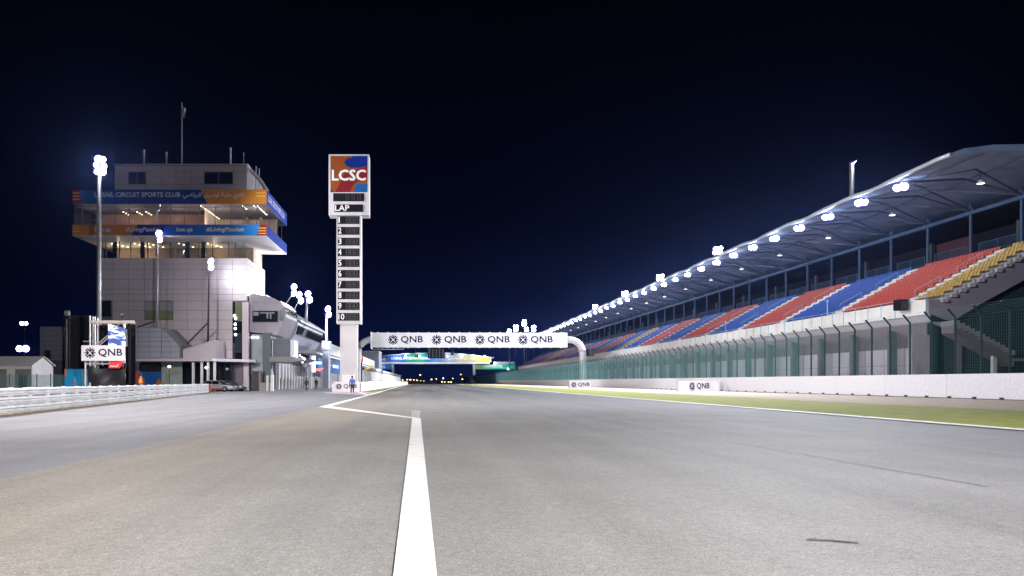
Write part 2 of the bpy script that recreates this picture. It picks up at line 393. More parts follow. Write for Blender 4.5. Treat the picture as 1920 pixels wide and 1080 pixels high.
# painted lines
z = .034
L = MB()
L.poly([(-.10, -3, z), (.158, -3, z), (-.19, 24.6, z), (-.47, 24.6, z)])
L.poly([(-.47, 24.6, z), (-.19, 24.6, z), (-4.6, 36.9, z), (-5.02, 35.8, z)])
L.poly([(-5.02, 35.8, z), (-4.6, 36.9, z), (-4.92, 66, z), (-5.3, 66, z)])
L.poly([(-5.3, 66, z), (-4.92, 66, z), (-6.35, 173, z), (-6.8, 173, z)])
L.poly([(-6.8, 173, z), (-6.35, 173, z), (-7.1, 640, z), (-7.6, 640, z)])
struct(L, 'pit_exit_line', M['line'])
struct(MB().poly([(14.25,-40,.045),(14.72,-40,.045),(14.72,740,.045),(14.25,740,.045)]), 'track_edge_line', M['line'])
struct(MB().poly([(-7.9,87.5,.036),(-7.55,87.5,.036),(-5.15,69,.036),(-5.5,69,.036)]).poly([(-11.7,86.2,.036),(-11.4,87,.036),(-5.15,66.9,.036),(-5.2,66,.036)]), 'apron_line', M['line'])
struct(MB().poly([(-.50,24.9,.028),(-.22,24.9,.028),(-.24,31.5,.028),(-.62,31.5,.028)]), 'worn_line', mat('worn_line_paint', (.40,.39,.385), .8, var=.15, scale=4))
struct(MB().poly([(-31,122,.03),(-20,131,.03),(-20,133.5,.03),(-31,124,.03)]).poly([(-20.6,131,.03),(-20,131,.03),(-18.5,300,.03),(-19.2,300,.03)]), 'pit_line', M['line'])
# rubber smears and a paving seam
sk = MB()
for i in range(9):
    x0 = 2.82+i*.034+random.uniform(-.01,.01); y0 = 5.72-i*.012+random.uniform(-.02,.02)
    sk.poly([(x0, y0, .024+i*.0004), (x0+.07, y0-.015, .024+i*.0004), (x0+.075, y0+.035+.02*random.random(), .024+i*.0004), (x0+.01, y0+.045, .024+i*.0004)])
struct(sk, 'skid_mark', mat('rubber_smear', (.09,.09,.095), .8, var=.3, scale=20))
sm = MB(); y = 7.5
while y < 23:
    l = random.uniform(.5, 1.6); x = 6.35-.055*(y-7.5)+random.uniform(-.02,.02)
    if random.random() < .8:
        sm.poly([(x-.012, y, .024), (x+.012+.015*random.random(), y, .024), (x+.012-.055*l, y+l, .024), (x-.012-.055*l, y+l, .024)])
    y += l
struct(sm, 'paving_seam', mat('seam_tar', (.12,.12,.13), .7, var=.2))

# ------------------------------------------------------------------ floodlights: builders
def lamp_head(root, c, d, R, spotpow=0, aim=None, housing=M['dark'], angle=130, name='lamp', blend=.6, size=.4, col=(.92, .94, 1)):
    """round lamp at c looking along d: housing with its lens as a sub-part"""
    c = Vector(c); d = Vector(d).normalized()
    hb = MB().lathe(c-d*(.55*R), d, [(0, .45*R), (.25*R, .8*R), (.5*R, R), (.58*R, R), (.58*R, .9*R)], 14)
    h = hb.build(name, housing, root, smooth=False)
    ORG[h.name] = ORG[root.name]
    MB().lathe(c, d, [(.035*R, .93*R), (.16*R, .7*R), (.22*R, .3*R)], 18).lathe(c, d, [(-.12*R, 1.0*R), (-.08*R, 1.2*R), (.0, 1.2*R), (.03*R, .94*R)], 18, 1).build('lens', [M['lens'], M['fringe']], h)
    if spotpow: spot('floodlight_beam', c+d*(.5*R), aim if aim is not None else c+d*10, spotpow, parent=root, angle=angle, blend=blend, size=size, color=col)

def mast(label, base, top, aim, power, R=.42, rows=3, cols=2, pr=.16, group='floodlight masts on the pit side', lean=None, pm=M['steel'], nspot=1, stay=None, beam=None, angle=130, blend=.6, size=.4, col=(.92, .94, 1)):
    base = Vector(base); top = Vector(top); aim = Vector(aim)
    t = thing('floodlight_mast', label, 'floodlight mast', base, group)
    MB().tube([base, base+(top-base)*.5, top], pr, 10, r1=pr*.7).build('pole', pm, t, smooth=True)
    d = (aim-top).normalized(); u = d.cross(Z1).normalized(); w = u.cross(d)
    fr = MB()
    for j in range(rows):
        cz = top+Z1*(R*.3+1.75*R*(rows-1-j))
        fr.tube([cz-u*(R*1.15*cols), cz+u*(R*1.15*cols)], .05, 6)
    fr.tube([top, top+Z1*(R*.4+2.15*R*(rows-1))], .09, 6)
    fr.build('lamp_frame', M['dark'], t)
    if stay: MB().tube([stay[0], stay[1]], .09, 6).build('stay', M['dark'], t)
    n = 0
    for j in range(rows):
        for i in range(cols):
            c = top+Z1*(R*.3+1.75*R*(rows-1-j))+u*((i-(cols-1)/2)*1.8*R+random.uniform(-.3,.3)*R)+d*(.62*R)+d*(.5*((j+i) % 2)*R)
            lamp_head(t, c, d+u*random.uniform(-.25,.25)+Z1*random.uniform(-.1,.12), R*random.uniform(.92,1.06), power/nspot if n < nspot else 0, beam if beam is not None else aim, angle=angle, blend=blend, size=size, col=col)
            n += 1
    return t

# ------------------------------------------------------------------ right side: wall, fence, sponsor boards
WX = 37.9
def wall_y(i): return 30+i*7.6
t = thing('concrete_wall', 'long low white painted concrete wall along the gravel on the grandstand side', 'wall', (WX, 30, 0))
b = MB()
for i in range(93):
    y0 = 18+i*7.6
    b.box(WX+random.uniform(0,.012), WX+.45, y0+.012, y0+7.588, .06, 1.76)
b.build('wall_block', M['wallwhite'], t)
d = MB().box(WX+.05, WX+.42, 18, 724, 0, .1); d.build('footing', M['concd'], t)
for i in range(36):
    y0 = 43+i*2.53
    MB().box(WX-.06, WX-.004, y0-.17, y0+.17, .012, .17).build('drain_hole', M['black'], t)
# catch fence on the wall
t = thing('catch_fence', 'tall teal wire catch fence with hooked posts above the long white wall', 'fence', (WX+.3, 18, 1.76))
FXX = WX+.3
def post_mb(y):
    return MB().tube([(FXX, y, 1.7), (FXX, y, 5.85), (FXX-.55, y, 6.5)], .075, 6)
y = 42.5; n = 0; rest = MB()
while y < 700:
    if n < 99: post_mb(y).build('post', M['tealpost'], t)
    else:
        q = post_mb(y); rest.add(q.v, q.f)
    y += 2.6; n += 1
o = rest.build('post_row', M['tealpost'], t); o['kind'] = 'stuff'
wires = MB()
y = 42.5
while y < 700:
    r = .0048
    r = .0048 if y > 78 else .003
    wires.add([(FXX-.09-r,y-r,1.76),(FXX-.09+r,y-r,1.76),(FXX-.09+r,y+r,1.76),(FXX-.09-r,y+r,1.76),
               (FXX-.09-r,y-r,5.85),(FXX-.09+r,y-r,5.85),(FXX-.09+r,y+r,5.85),(FXX-.09-r,y+r,5.85)],
              [(0,1,5,4),(1,2,6,5),(2,3,7,6),(3,0,4,7)])
    y += .105 if y > 78 else .21
for k in range(20):
    zz = 1.8+k*.2
    wires.box(FXX-.092, FXX-.088, 42.5, 700, zz, zz+.004)
for k in range(6):
    q = k/5
    wires.box(FXX-.55*q-.005, FXX-.55*q+.005, 42.5, 700, 5.86+.64*q, 5.87+.64*q)
wires.build('wire_mesh', M['teal'], t)
t0 = thing('fence_end_post', 'dark green padded end post where the teal catch fence stops far away', 'fence post', (WX, 706, 0))
MB().box(WX-4.5, WX+3, 702, 704, 0, 5.6).build('pad', M['tealpost'], t0); MB().box(WX-4.7, WX+3.2, 701.9, 704.1, 5.6, 5.9).build('cap', M['dark'], t0)

def board(label, p0, p1, h, th=.25, markh=.72, name='sponsor_board'):
    """free-standing ad board from p0 to p1 (x, y) facing the camera side"""
    p0 = Vector((*p0, 0)); p1 = Vector((*p1, 0)); r = (p1-p0).normalized(); nrm = r.cross(Z1); Lh = (p1-p0).length
    mid = (p0+p1)/2
    t = thing(name, label, 'sign', mid)
    MB().obox(mid+Z1*(h/2+.03), r*(Lh/2), nrm*(th/2), Z1*(h/2)).build('panel', M['white'], t)
    fr = MB()
    for q in (p0, p1): fr.obox(q+Z1*(h/2+.03), r*.03, nrm*(th/2+.02), Z1*(h/2+.03))
    fr.build('edge', M['steel'], t)
    lg = MB(); bank_mark(lg, mid+nrm*(th/2+.012)+Z1*(h/2+.03), r, Z1, markh*h)
    lg.build('logo', [M['navy'], M['magenta']], t)
    return t
board('large white bank sign board standing at the foot of the white wall', (30.35, 93), (36.9, 97), 1.28, markh=.86)
board('smaller and farther white bank sign board at the foot of the white wall', (25.95, 140), (30.15, 140.8), 1.35, markh=.78)

# ------------------------------------------------------------------ grandstand
GY0, GY1 = 76.6, 420
FX = 50.0
def rowx(i): return 51+.9*i
def rowz(i): return 9.45+.5*i
t = thing('grandstand', 'long roofed grandstand with red, blue and yellow seats beside the track', 'grandstand', (58, 76.6, 0))
G = t
for i in range(12):
    MB().box(rowx(i)+.05, rowx(i)+.62, GY0-.62, GY0-.26, rowz(i)-.35, rowz(i)-.02).build('side_step', M['conc'], G)
# raked tier
prof = [(50.25, 8.2)]
for i in range(12): prof += [(rowx(i) if i else 50.25, rowz(i)), (rowx(i+1), rowz(i))]
prof += [(61.81, 15.5), (67.5, 15.5), (67.5, 14.8), (62.3, 13.2), (54, 8.75), (52.5, 7.2), (50.25, 7.2)]
MB().prism_y(prof, GY0, GY1).build('seating_tier', M['conc'], G)
# side wall of the rake at the near end, the soffit below the parapet, and the enclosure below
MB().prism_y([(49.9, 8.0), (49.9, 9.4), (51.8, 9.4), (61.8, 14.9), (67.6, 15.4), (67.6, 14.8), (61, 12.2), (55, 8.9), (52.5, 7.35)], GY0-.25, GY0-.01).build('side_slab', mat('end_slab', (.24,.22,.28), .7, var=.08), G)
a = MB()
y = GY0
while y < GY1-.1:
    a.box(49.85, 50.2, y+.012, min(y+2.52, GY1)-.012, 7.95, 9.45); y += 2.53
a.build('parapet', M['concw'], G)
MB().prism_y([(50.2, 7.96), (50.2, 7.3), (53, 6.1), (53, 7.0)], GY0, GY1).build('soffit', M['panelg'], G)
b = MB()
y = GY0+.6
while y < GY1:
    b.box(52.8, 53, y+.05, y+3.75, .0, 3.0); b.box(52.8, 53, y+.05, y+3.75, 3.04, 4.9); y += 3.8
b.build('wall_panel', mat('pale_lilac_panel', (.37,.355,.40), .7, var=.1, scale=.4), G)
MB().box(53.02, 53.4, GY0, GY1, 0, 6.3).build('back_wall', M['concd'], G)
mpil = mat('dark_teal_concrete', (.075,.10,.105), .8, var=.15)
for k in range(45):
    y = GY0+.5+7.6*k
    MB().box(51.2, 51.9, y, y+.7, 0, 7.19).build('pillar', mpil, G)
MB().box(48.5, 50.3, GY0+.2, GY0+.7, 0, 5.9).build('end_pillar', M['panelg'], G)
MB().prism_y([(50.4,0),(75,0),(75,14),(67.4,14.2),(54,8.4),(52.4,7.1),(50.4,7.1)], GY0+.5, GY0+.8).build('end_wall', M['glasst'], G)
# outside stair at the near end
st = MB()
for k in range(12):
    st.box(50.6+.48*k, 51.12+.48*k, 73.6, 75.6, 6.9-.26*k-.28, 7.1-.26*k, 0)
st.build('stair_flight', mat('stair_concrete', (.17,.165,.18), .85), G)
MB().prism_y([(50.6, 6.6), (56.4, 3.46), (56.4, 2.7), (50.6, 5.9)], 73.7, 75.5).build('stringer', mat('stair_stringer', (.11,.09,.10), .7), G)
MB().box(56.4, 66, 73.6, 76, 3.2, 3.46).build('landing', M['concd'], G)
for x in (54.6, 58.4): MB().box(x, x+.35, 74, 74.35, 0, 4.4).build('stair_post', M['conc'], G)
# parapet glass rail
pr = MB(); y = GY0; i = 0
while y < GY1:
    pr.box(49.78, 49.84, y-.03, y+.03, 8.3 if i % 2 else 7.9, 9.75); y += 2.53; i += 1
pr.box(49.79, 49.83, GY0, GY1, 9.7, 9.75)
pr.build('parapet_rail', M['railblue'], G)
# roof shell
def wave(y): return .10*math.sin(2*math.pi*(y-72)/15.2)+.05*math.sin(2*math.pi*(y-72)/7.6+1)
ro = [(49.0,22.55),(50.2,23.0),(53,23.35),(56,23.4),(60,23.0),(64,22.2),(69,20.9)]
ru = [(69,20.5),(64,21.7),(60,22.4),(56,22.8),(53,22.75),(50.2,22.45),(49.1,22.3)]
prf = ro+ru; n = len(prf); vs = []; fs = []; ys = []
y = 71.8
while y <= GY1+2: ys.append(y); y += 1.9
for y in ys:
    for x, zz in prf: vs.append((x, y, zz+wave(y)*(1 if x < 58 else .4)))
for i in range(len(ys)-1):
    for k in range(n): fs.append((i*n+k, (i+1)*n+k, (i+1)*n+(k+1)%n, i*n+(k+1)%n))
fs += [tuple(range(n)), tuple((len(ys)-1)*n+k for k in range(n-1, -1, -1))]
roof = MB().add(vs, fs).build('roof', M['roofm'], G)
ORG[roof.name] = ORG[G.name]
fa = MB(); fa.tube([(48.95, y, 22.42+wave(y)) for y in ys], .2, 6); fa.build('roof_edge', M['fascia'], roof, smooth=True)
tr = MB()
for k in range(46):
    y = 80+7.5*k; w = wave(y)
    tr.tube([(62, y, 20.6), (56, y, 22.3+w), (49.6, y, 21.95+w)], .13, 5)
    tr.tube([(62, y, 20.7), (54.5, y+3.7, 22.3+wave(y+3.7))], .10, 5); tr.tube([(62, y, 20.7), (54.5, y-3.7, 22.3+wave(y-3.7))], .10, 5)
    tr.tube([(54.5, y+3.75, 22.3), (49.7, y, 22.0+w)], .08, 5); tr.tube([(54.5, y-3.75, 22.3), (49.7, y, 22.0+w)], .08, 5)
for x, zz in ((52, 22.45), (57, 22.5)): tr.tube([(x, y, zz+wave(y)) for y in ys], .09, 5)
tr.build('roof_truss', M['roofrib'], roof)
MB().box(61.75, 62.25, 73, GY1, 20.2, 20.6).build('roof_beam', M['bluesteel'], roof)
for k in range(46):
    y = 80+7.5*k
    MB().tube([(62, y, 15.3), (62, y, 20.2)], .17, 10).build('column', M['bluesteel'], G)
    br = MB().add([(61.9,y-.6,20.6),(61.9,y+.6,20.6),(61.9,y,21.5),(62.1,y-.6,20.6),(62.1,y+.6,20.6),(62.1,y,21.5)], [(0,1,2),(3,5,4),(0,3,4,1),(1,4,5,2),(2,5,3,0)])
    br.build('bracket', M['bluesteel'], roof)
# concourse behind the columns, its deep shade painted as near-black surfaces
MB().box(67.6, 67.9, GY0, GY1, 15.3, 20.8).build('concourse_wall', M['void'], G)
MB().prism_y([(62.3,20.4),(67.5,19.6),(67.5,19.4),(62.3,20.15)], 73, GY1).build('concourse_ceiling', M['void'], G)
for k in range(23):
    y = 86+15*k
    MB().box(66.4, 66.8, y, y+.5, 15.5, 19.4).build('concourse_post', M['dark'], G)
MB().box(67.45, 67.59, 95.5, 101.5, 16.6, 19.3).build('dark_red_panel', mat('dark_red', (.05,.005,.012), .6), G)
# railing along the back row, one length per bay
for k in range(45):
    y0 = 80.5+7.5*k; y1 = y0+5.6
    r = MB()
    for zz in (15.75, 16.75): r.box(61.93, 61.97, y0, y1, zz-.03, zz+.03)
    yy = y0
    while yy <= y1+.01:
        r.box(61.94, 61.96, yy-.012, yy+.012, 15.5, 16.75); yy += .14
    for yy in (y0, (y0+y1)/2, y1): r.box(61.91, 61.99, yy-.04, yy+.04, 15.5, 16.8)
    r.build('railing', M['bluesteel'], G)
# seats
sections = [('yellow', 76.75, 80.9)]
cols = ['red','blue','red','blue','red','blue','red','blue']
y = 82.4
for i in range(23):
    c = cols[i] if i < 8 else ('yellow' if i in (8, 17) else ('blue' if i % 2 else 'red'))
    if i == 8:
        sections.append(('yellow', y, y+6.5)); y += 7.6; continue
    sections.append((c, y, min(y+12.9, GY1-.5))); y += 15.15
    if y > GY1-4: break
def seat_mb(x, y, zz, c=0, mb=None):
    mb = mb or MB()
    mb.add([(x+.1,y-.19,zz+.44),(x+.52,y-.19,zz+.40),(x+.52,y+.19,zz+.40),(x+.1,y+.19,zz+.44),
            (x+.1,y-.19,zz+.37),(x+.52,y-.19,zz+.34),(x+.52,y+.19,zz+.34),(x+.1,y+.19,zz+.37)],
           [(0,1,2,3),(0,4,5,1),(3,2,6,7),(0,3,7,4),(4,7,6,5)], c)
    mb.add([(x+.48,y-.19,zz+.38),(x+.48,y+.19,zz+.38),(x+.58,y+.19,zz+.80),(x+.58,y-.19,zz+.80),
            (x+.53,y-.19,zz+.38),(x+.53,y+.19,zz+.38),(x+.62,y+.19,zz+.80),(x+.62,y-.19,zz+.80)],
           [(0,3,2,1),(4,5,6,7),(3,7,6,2),(0,4,7,3),(1,2,6,5)], c)
    return mb
allseats = []
for c, y0, y1 in sections:
    nS = int((y1-y0)/.5)
    for i in range(12):
        for k in range(nS): allseats.append((c, rowx(i)+(.12 if i else .12), y0+.25+.5*k, rowz(i)))
# the hundred nearest are parts of their own, the rest one mass
near = [s for s in allseats if s[2] < 92]
near.sort(key=lambda s: (s[1])**2+s[2]**2)
near_set = set(near[:100])
pm = {}
for c in ('red', 'blue', 'yellow'):
    pass
big = MB(); ci = {'red': 0, 'blue': 1, 'yellow': 2}
for s in allseats:
    if s in near_set:
        if s[0] not in pm:
            o = seat_mb(s[1], s[2], s[3]).build('seat', M[s[0]], G); pm[s[0]] = (o, s)
        else:
            src, s0 = pm[s[0]]
            o = src.copy(); COL.objects.link(o); o.parent = G; o.location = (s[1]-s0[1], s[2]-s0[2], s[3]-s0[3])
    else: seat_mb(s[1], s[2], s[3], ci[s[0]], big)
o = big.build('seat_rows', [M['red'], M['blue'], M['yellow']], G); o['kind'] = 'stuff'
# pale aisle steps and handrails between the blocks
hr = []; mais = mat('aisle_step', (.82,.78,.77), .8, var=.06)
for q in range(len(sections)-1):
    ais = MB()
    ya = sections[q][2]; yb = sections[q+1][1]
    st_ = []
    for i in range(12):
        st_ += [(rowx(i)-.012, rowz(i)+.256), (rowx(i)+.45, rowz(i)+.256), (rowx(i)+.45, rowz(i)+.012), (rowx(i+1)-.012, rowz(i)+.012)]
    st_ += [(rowx(12)-.012, rowz(11)-.6), (rowx(0)+.6, rowz(0)-.6), (rowx(0)-.012, rowz(0)-.2)]
    ais.prism_y(st_, ya+.03, yb-.03)
    ais.build('aisle_steps', mais, G)
    hr.append((ya+yb)/2)
for y in hr[:23]:
    for i0, i1 in ((1, 4), (6, 9)):
        MB().tube([(rowx(i0), y, rowz(i0)), (rowx(i0), y, rowz(i0)+1), (rowx(i1), y, rowz(i1)+1), (rowx(i1), y, rowz(i1))], .035, 6).build('handrail', M['railblue'], G)
for y in (97, 130, 160, 190, 236, 280):
    MB().tube([(50.6, y, 9.4), (50.6, y, 11.6)], .05, 6).tube([(50.6, y-.4, 11.4), (50.6, y+.4, 11.4)], .05, 6).build('flag_post', M['railblue'], G)
# loudspeaker on the parapet
def loudspeaker(label, c, s=1.0):
    c = Vector(c); t = thing('loudspeaker', label, 'loudspeaker', c)
    MB().prism_z([(c.x-.45*s,c.y-.5*s),(c.x+.35*s,c.y-.5*s),(c.x+.5*s,c.y+.5*s),(c.x-.6*s,c.y+.5*s)], c.z, c.z+1.1*s).build('cabinet', M['matt'], t)
    MB().box(c.x-.4*s, c.x+.3*s, c.y-.54*s, c.y-.51*s, c.z+.08*s, c.z+1.0*s).build('grille', M['dark'], t)
    MB().box(c.x-.06, c.x+.06, c.y-.1, c.y+.1, c.z-.3*s, c.z).build('bracket', M['steel'], t)
    return t
loudspeaker('black loudspeaker box fixed on the corner of the grandstand parapet', (49.2, 79.5, 8.6), 1.0)

# floodlights under the roof edge
def roof_light(label, y):
    w = wave(y); c = Vector((50.0, y, 21.75+w))
    t = thing('roof_floodlight', label, 'floodlight', c, 'floodlights under the grandstand roof edge')
    MB().tube([c+Vector((.1,0,.55)), c+Vector((.1,0,0))], .06, 6).tube([c+Vector((.1,-.7,0)), c+Vector((.1,.7,0))], .06, 6).build('bracket', M['dark'], t)
    d = Vector((-.62, -.55, -.42))
    lamp_head(t, c+Vector((-.05,-.6,-.06)), d, .44, 0)
    lamp_head(t, c+Vector((-.05,.55,.06)), d+Vector((.1,.0,-.1)), .38, 0)
    spot('floodlight_beam', c+Vector((-.6,-.4,-.45)), (9, y-14, 0), 21000, parent=t, angle=125)
    point('floodlight_spill', c+Vector((.25,0,-.5)), 300*PW, (.75, .88, 1), parent=t, size=.2)
    return t
for k in range(46):
    y = 81+7.35*k
    lab = ('floodlight under the grandstand roof edge, %s from the near end' % ORD[k]) if k < 20 else 'small far floodlight under the grandstand roof edge, beyond the twentieth'
    roof_light(lab, y)
# pendants farther in under the roof
for k in range(22):
    y = 79+15*k; c = Vector((57, y, 21.6))
    lit = k >= 7
    t = thing('pendant_lamp', ('%s pendant lamp from the near end, hanging inside the grandstand roof' % ORD[k]) if k < 12 else 'tiny lit pendant lamp far inside the grandstand roof, beyond the twelfth', 'pendant lamp', c, 'pendant lamps inside the grandstand roof')
    MB().tube([c+Z1*.35, c+Z1*1.1], .03, 6).build('rod', M['dark'], t)
    MB().lathe(c, Z1, [(0,.42),(.32,.12),(.38,.1)], 12).build('shade', M['penddim'], t)
    MB().lathe(c, -Z1, [(.01,.36),(.04,.3)], 12).build('bulb', M['pendlit'] if lit else M['pend'], t)
# masts behind the stand
for k, (px, py) in enumerate(((1348,467),(1239,517),(1173,547),(1117,571))):
    Y = 72*1440/(px-800)
    top = W(px, py+6, Y)
    mast('floodlight mast behind the grandstand roof, %s of four from the tall side-lit one' % ORD[k], (67+2, Y, 0) if False else (top.x, Y, 0), top, (10, Y-40, 0), 12000, R=.5, rows=2, cols=3, group='floodlight masts behind the grandstand', pr=.28)
Y = 131
tp = W(1597, 304, Y)
t = mast('tall thick floodlight mast behind the grandstand, seen from the side with a single glowing lamp', (tp.x, Y, 0), tp, (tp.x+20, Y-3, 8), 500, R=.55, rows=1, cols=1, group='floodlight masts behind the grandstand', pr=.55)
for k, (px, py) in enumerate(((955,646-26),(967,616),(983,606),(987,616),(1001,616))):
    Y = 470+12*k
    tp = W(px, py+4, Y)
    mast('distant floodlight mast above the right half of the sponsor gantry, %s from the left' % ORD[k], (tp.x, Y, 0), tp, (0, 100, 0), 80000 if k in (1, 4) else 0, R=.74, rows=[2,3,3,2,3][k], cols=2 if k != 2 else 2, pr=.35, group='distant floodlight masts past the grandstand', beam=(0, 640, 16))

# ------------------------------------------------------------------ score tower
SY = 96.0
def sx(px): return XP(px, SY)
def sz(py): return ZP(py, SY)
t = thing('score_tower', 'tall white lap-score tower with numbered dark panels and a coloured head', 'score tower', (sx(653.5), SY, 0))
MB().box(sx(637.5), sx(669.5), SY+.15, SY+1.5, 0, sz(607)).build('pedestal', M['towerpaint'], t)
MB().box(sx(631), sx(677), SY, SY+1.7, sz(607), sz(404)).build('shaft', M['towerpaint'], t)
MB().box(sx(616.5), sx(692), SY-.15, SY+1.85, sz(404), sz(290)).build('head', M['towerpaint'], t)
fr = MB()
for x in (631, 676.2): fr.box(sx(x), sx(x+.8), SY-.05, SY, sz(607), sz(404.5))
fr.build('shaft_edge', M['steel'], t)
ypf = SY-.15
b = MB()
def hp(pts, lift, m): b.poly([(sx(px), ypf-lift, sz(py)) for px, py in pts], m)
hp([(620,361),(689,361),(689,293),(620,293)], .01, 0)
hp([(655,361),(664,345),(674,337),(689,340),(689,312),(672,318),(658,318),(650,322),(640,335),(636,348),(628,361)][::-1][::-1], .014, 1)
hp([(645,305),(652,298),(660,296),(660,293),(689,293),(689,311),(676,315),(660,316),(650,312)], .018, 2)
hp([(664,361),(668,345),(689,345),(689,361)], .022, 3)
hp([(620,361),(626,361),(620,354)], .026, 2)
face = b.build('head_panel', [mat('rust_orange_print', (.27,.065,.014), .5), mat('crimson_print', (.20,.013,.018), .5), mat('royal_blue_print', (.006,.022,.22), .5), mat('azure_print', (.012,.10,.33), .5)], t)
ORG[face.name] = ORG[t.name]
text(lt := MB(), 'LCSC', (sx(622.5), ypf-.03, sz(339.5)), X1, Z1, sz(320)-sz(339.5), 0, width=sx(685)-sx(622.5), bold=.09)
lt.build('lettering', M['printw'], face)
def score_panel(x0, x1, y0, y1, yf, s, tw, slant=0):
    pn = MB().box(sx(x0), sx(x1), yf-.06, yf, sz(y1), sz(y0)).build('score_panel', M['matt'], t)
    ORG[pn.name] = ORG[t.name]
    dg = MB()          # unlit seven-segment cells
    if s != 'LAP':
        for k in range(3):
            cx = sx(x0+(x1-x0)*(.46+.19*k)); w = .2; zc = (sz(y0)+sz(y1))/2; h = (sz(y0)-sz(y1))*.36
            for a, c, d, e_ in ((-w,w,h-.05,h),(-w,w,-.025,.025),(-w,w,-h,-h+.05),(-w,-w+.06,.04,h-.07),(w-.06,w,.04,h-.07),(-w,-w+.06,-h+.07,-.04),(w-.06,w,-h+.07,-.04)):
                dg.box(cx+a, cx+c, yf-.07, yf-.061, zc+d, zc+e_)
        dg.build('digit_cells', mat('unlit_segment', (.055,.05,.06), .5), pn)
    if s:
        lt = MB(); h = (sz(y0)-sz(y1))*.74
        text(lt, s, (sx(x0+1), yf-.08, sz(y1)+(sz(y0)-sz(y1))*.13), X1, Z1, h, 0, width=tw, bold=.035)
        lt.build('number', M['printw'], pn)
score_panel(625, 683, 363, 378, SY-.15, '', 0)
score_panel(627.5, 681, 384, 398, SY-.15, 'LAP', 1.75)
for i in range(10):
    yc = 412.7+20.15*i
    score_panel(633.5, 674, yc-7.2, yc+7.2, SY, str(i+1), .36 if i and i < 9 else (.14 if i == 0 else .72))
sg = MB()
# ------------------------------------------------------------------ barrier block, pit wall and its fence
BY = 90.0
t = thing('barrier_block', 'short white barrier with a bank mark at the foot of the score tower', 'barrier', (-9.4, BY, 0))
MB().box(-10.83, -7.95, BY, BY+.9, 0.03, 1.22).build('block', M['white'], t)
MB().box(-11.1, -10.85, BY-.05, BY+1.0, 0.03, .98).build('end_block', M['wallwhite'], t)
lg = MB(); bank_mark(lg, (-9.42, BY-.012, .66), X1, Z1, .72); lg.build('logo', [M['navy'], M['magenta']], t)
t = thing('cabinet_box', 'white timing cabinet standing behind the barrier at the score tower base', 'cabinet', (-9.6, 91.6, 0))
MB().box(XP(642,91.6), XP(664,91.6), 91.3, 92.1, 0.02, 2.05).build('box', M['wallwhite'], t); MB().box(XP(641,91.6), XP(665,91.6), 91.25, 92.15, 2.05, 2.1).build('lid', M['steel'], t)
t = thing('pit_wall', 'white concrete pit wall running away from the score tower beside the track', 'wall', (-7.9, 92, 0))
b = MB(); y = 91.6
while y < 330:
    x = -7.85-.0012*(y-91)
    b.box(x-.35, x+random.uniform(0,.02), y+.012, y+3.98, .03, 1.28 if y > 101 else 1.2); y += 4
b.build('wall_block', M['wallwhite'], t)
t = thing('pit_fence', 'grey wire fence with curved tops standing on the pit wall', 'fence', (-8.1, 98, 1.28))
y = 99; pts = 0; wm = MB()
while y < 240:
    x = -8.05-.0012*(y-91)
    MB().tube([(x, y, 1.2), (x, y, 2.6), (x+.12, y, 2.95), (x+.42, y, 3.2)], .05, 6).build('post', M['steel'], t)
    y += 3.2
y = 99
while y < 240:
    x = -8.05-.0012*(y-91)
    wm.box(x-.004, x+.004, y-.004, y+.004, 1.28, 2.7); y += .12
for k in range(12): wm.add([(-8.06,99,1.3+.12*k),(-8.06,99,1.31+.12*k),(-8.235,240,1.31+.12*k),(-8.235,240,1.3+.12*k)], [(0,1,2,3)])
wm.build('wire_mesh', M['steel'], t)
t = thing('signal_post', 'black and red signal post beside the score tower', 'signal post', W(678, 716, 97))
MB().tube([(XP(678,97), 97, 0), (XP(678,97), 97, 3.6)], .09, 8).build('pole', M['black'], t); MB().tube([(XP(678.4,97), 97, 3.6), (XP(680,97), 97, 4.6)], .1, 8).build('tip', mat('signal_red', (.4,.03,.03), .5), t)
t = thing('yellow_flag', 'small yellow marshal flag held out over the pit wall', 'flag', W(683, 696, 99))
c = W(682, 697, 99); fl = MB(); gx = []
for i in range(7):
    for j in range(4):
        gx.append((c.x+.18+.11*i, c.y+.08*math.sin(i*1.1+j*.5), c.z+.05+.12*j+.075*i))
fl.add(gx, [(i*4+j, i*4+4+j, i*4+5+j, i*4+1+j) for i in range(6) for j in range(3)]); fl.build('cloth', mat('yellow_cloth', (.75,.6,.02), .6), t, smooth=True)
MB().tube([c+Vector((.15,0,-.55)), c+Vector((.16,0,.5))], .02, 6).build('stick', M['dark'], t)

# ------------------------------------------------------------------ sponsor gantry with start lights
QY = 194.0
t = thing('sponsor_gantry', 'white bank gantry spanning the track on two curved white pipes', 'gantry', (XP(880,QY), QY, 0))
gx0, gx1, gz0, gz1 = XP(697,QY), XP(1063.5,QY), ZP(651.5,QY), ZP(624,QY)
pnl = MB().box(gx0, gx1, QY-.5, QY+.9, gz0, gz1)
for k in range(19):
    x = gx0+1.5+k*(gx1-gx0-3)/18
    pnl.box(x-.2, x+.2, QY-.3, QY+.7, gz1, gz1+.16); pnl.box(x-.2, x+.2, QY-.3, QY+.7, gz0-.13, gz0)
p = pnl.build('sign_panel', M['white'], t); ORG[p.name] = ORG[t.name]
MB().box(gx0-.25, gx0-.01, QY-.6, QY+1, gz0-.3, gz1+.2).build('end_plate', M['steel'], t)
for px in (760.2, 841.6, 922.6, 1003.2):
    lg = MB(); bank_mark(lg, (XP(px,QY), QY-.515, ZP(637.3,QY)), X1, Z1, 19*QY/1440); lg.build('logo', [M['navy'], M['magenta']], p)
zc = ZP(637, QY)
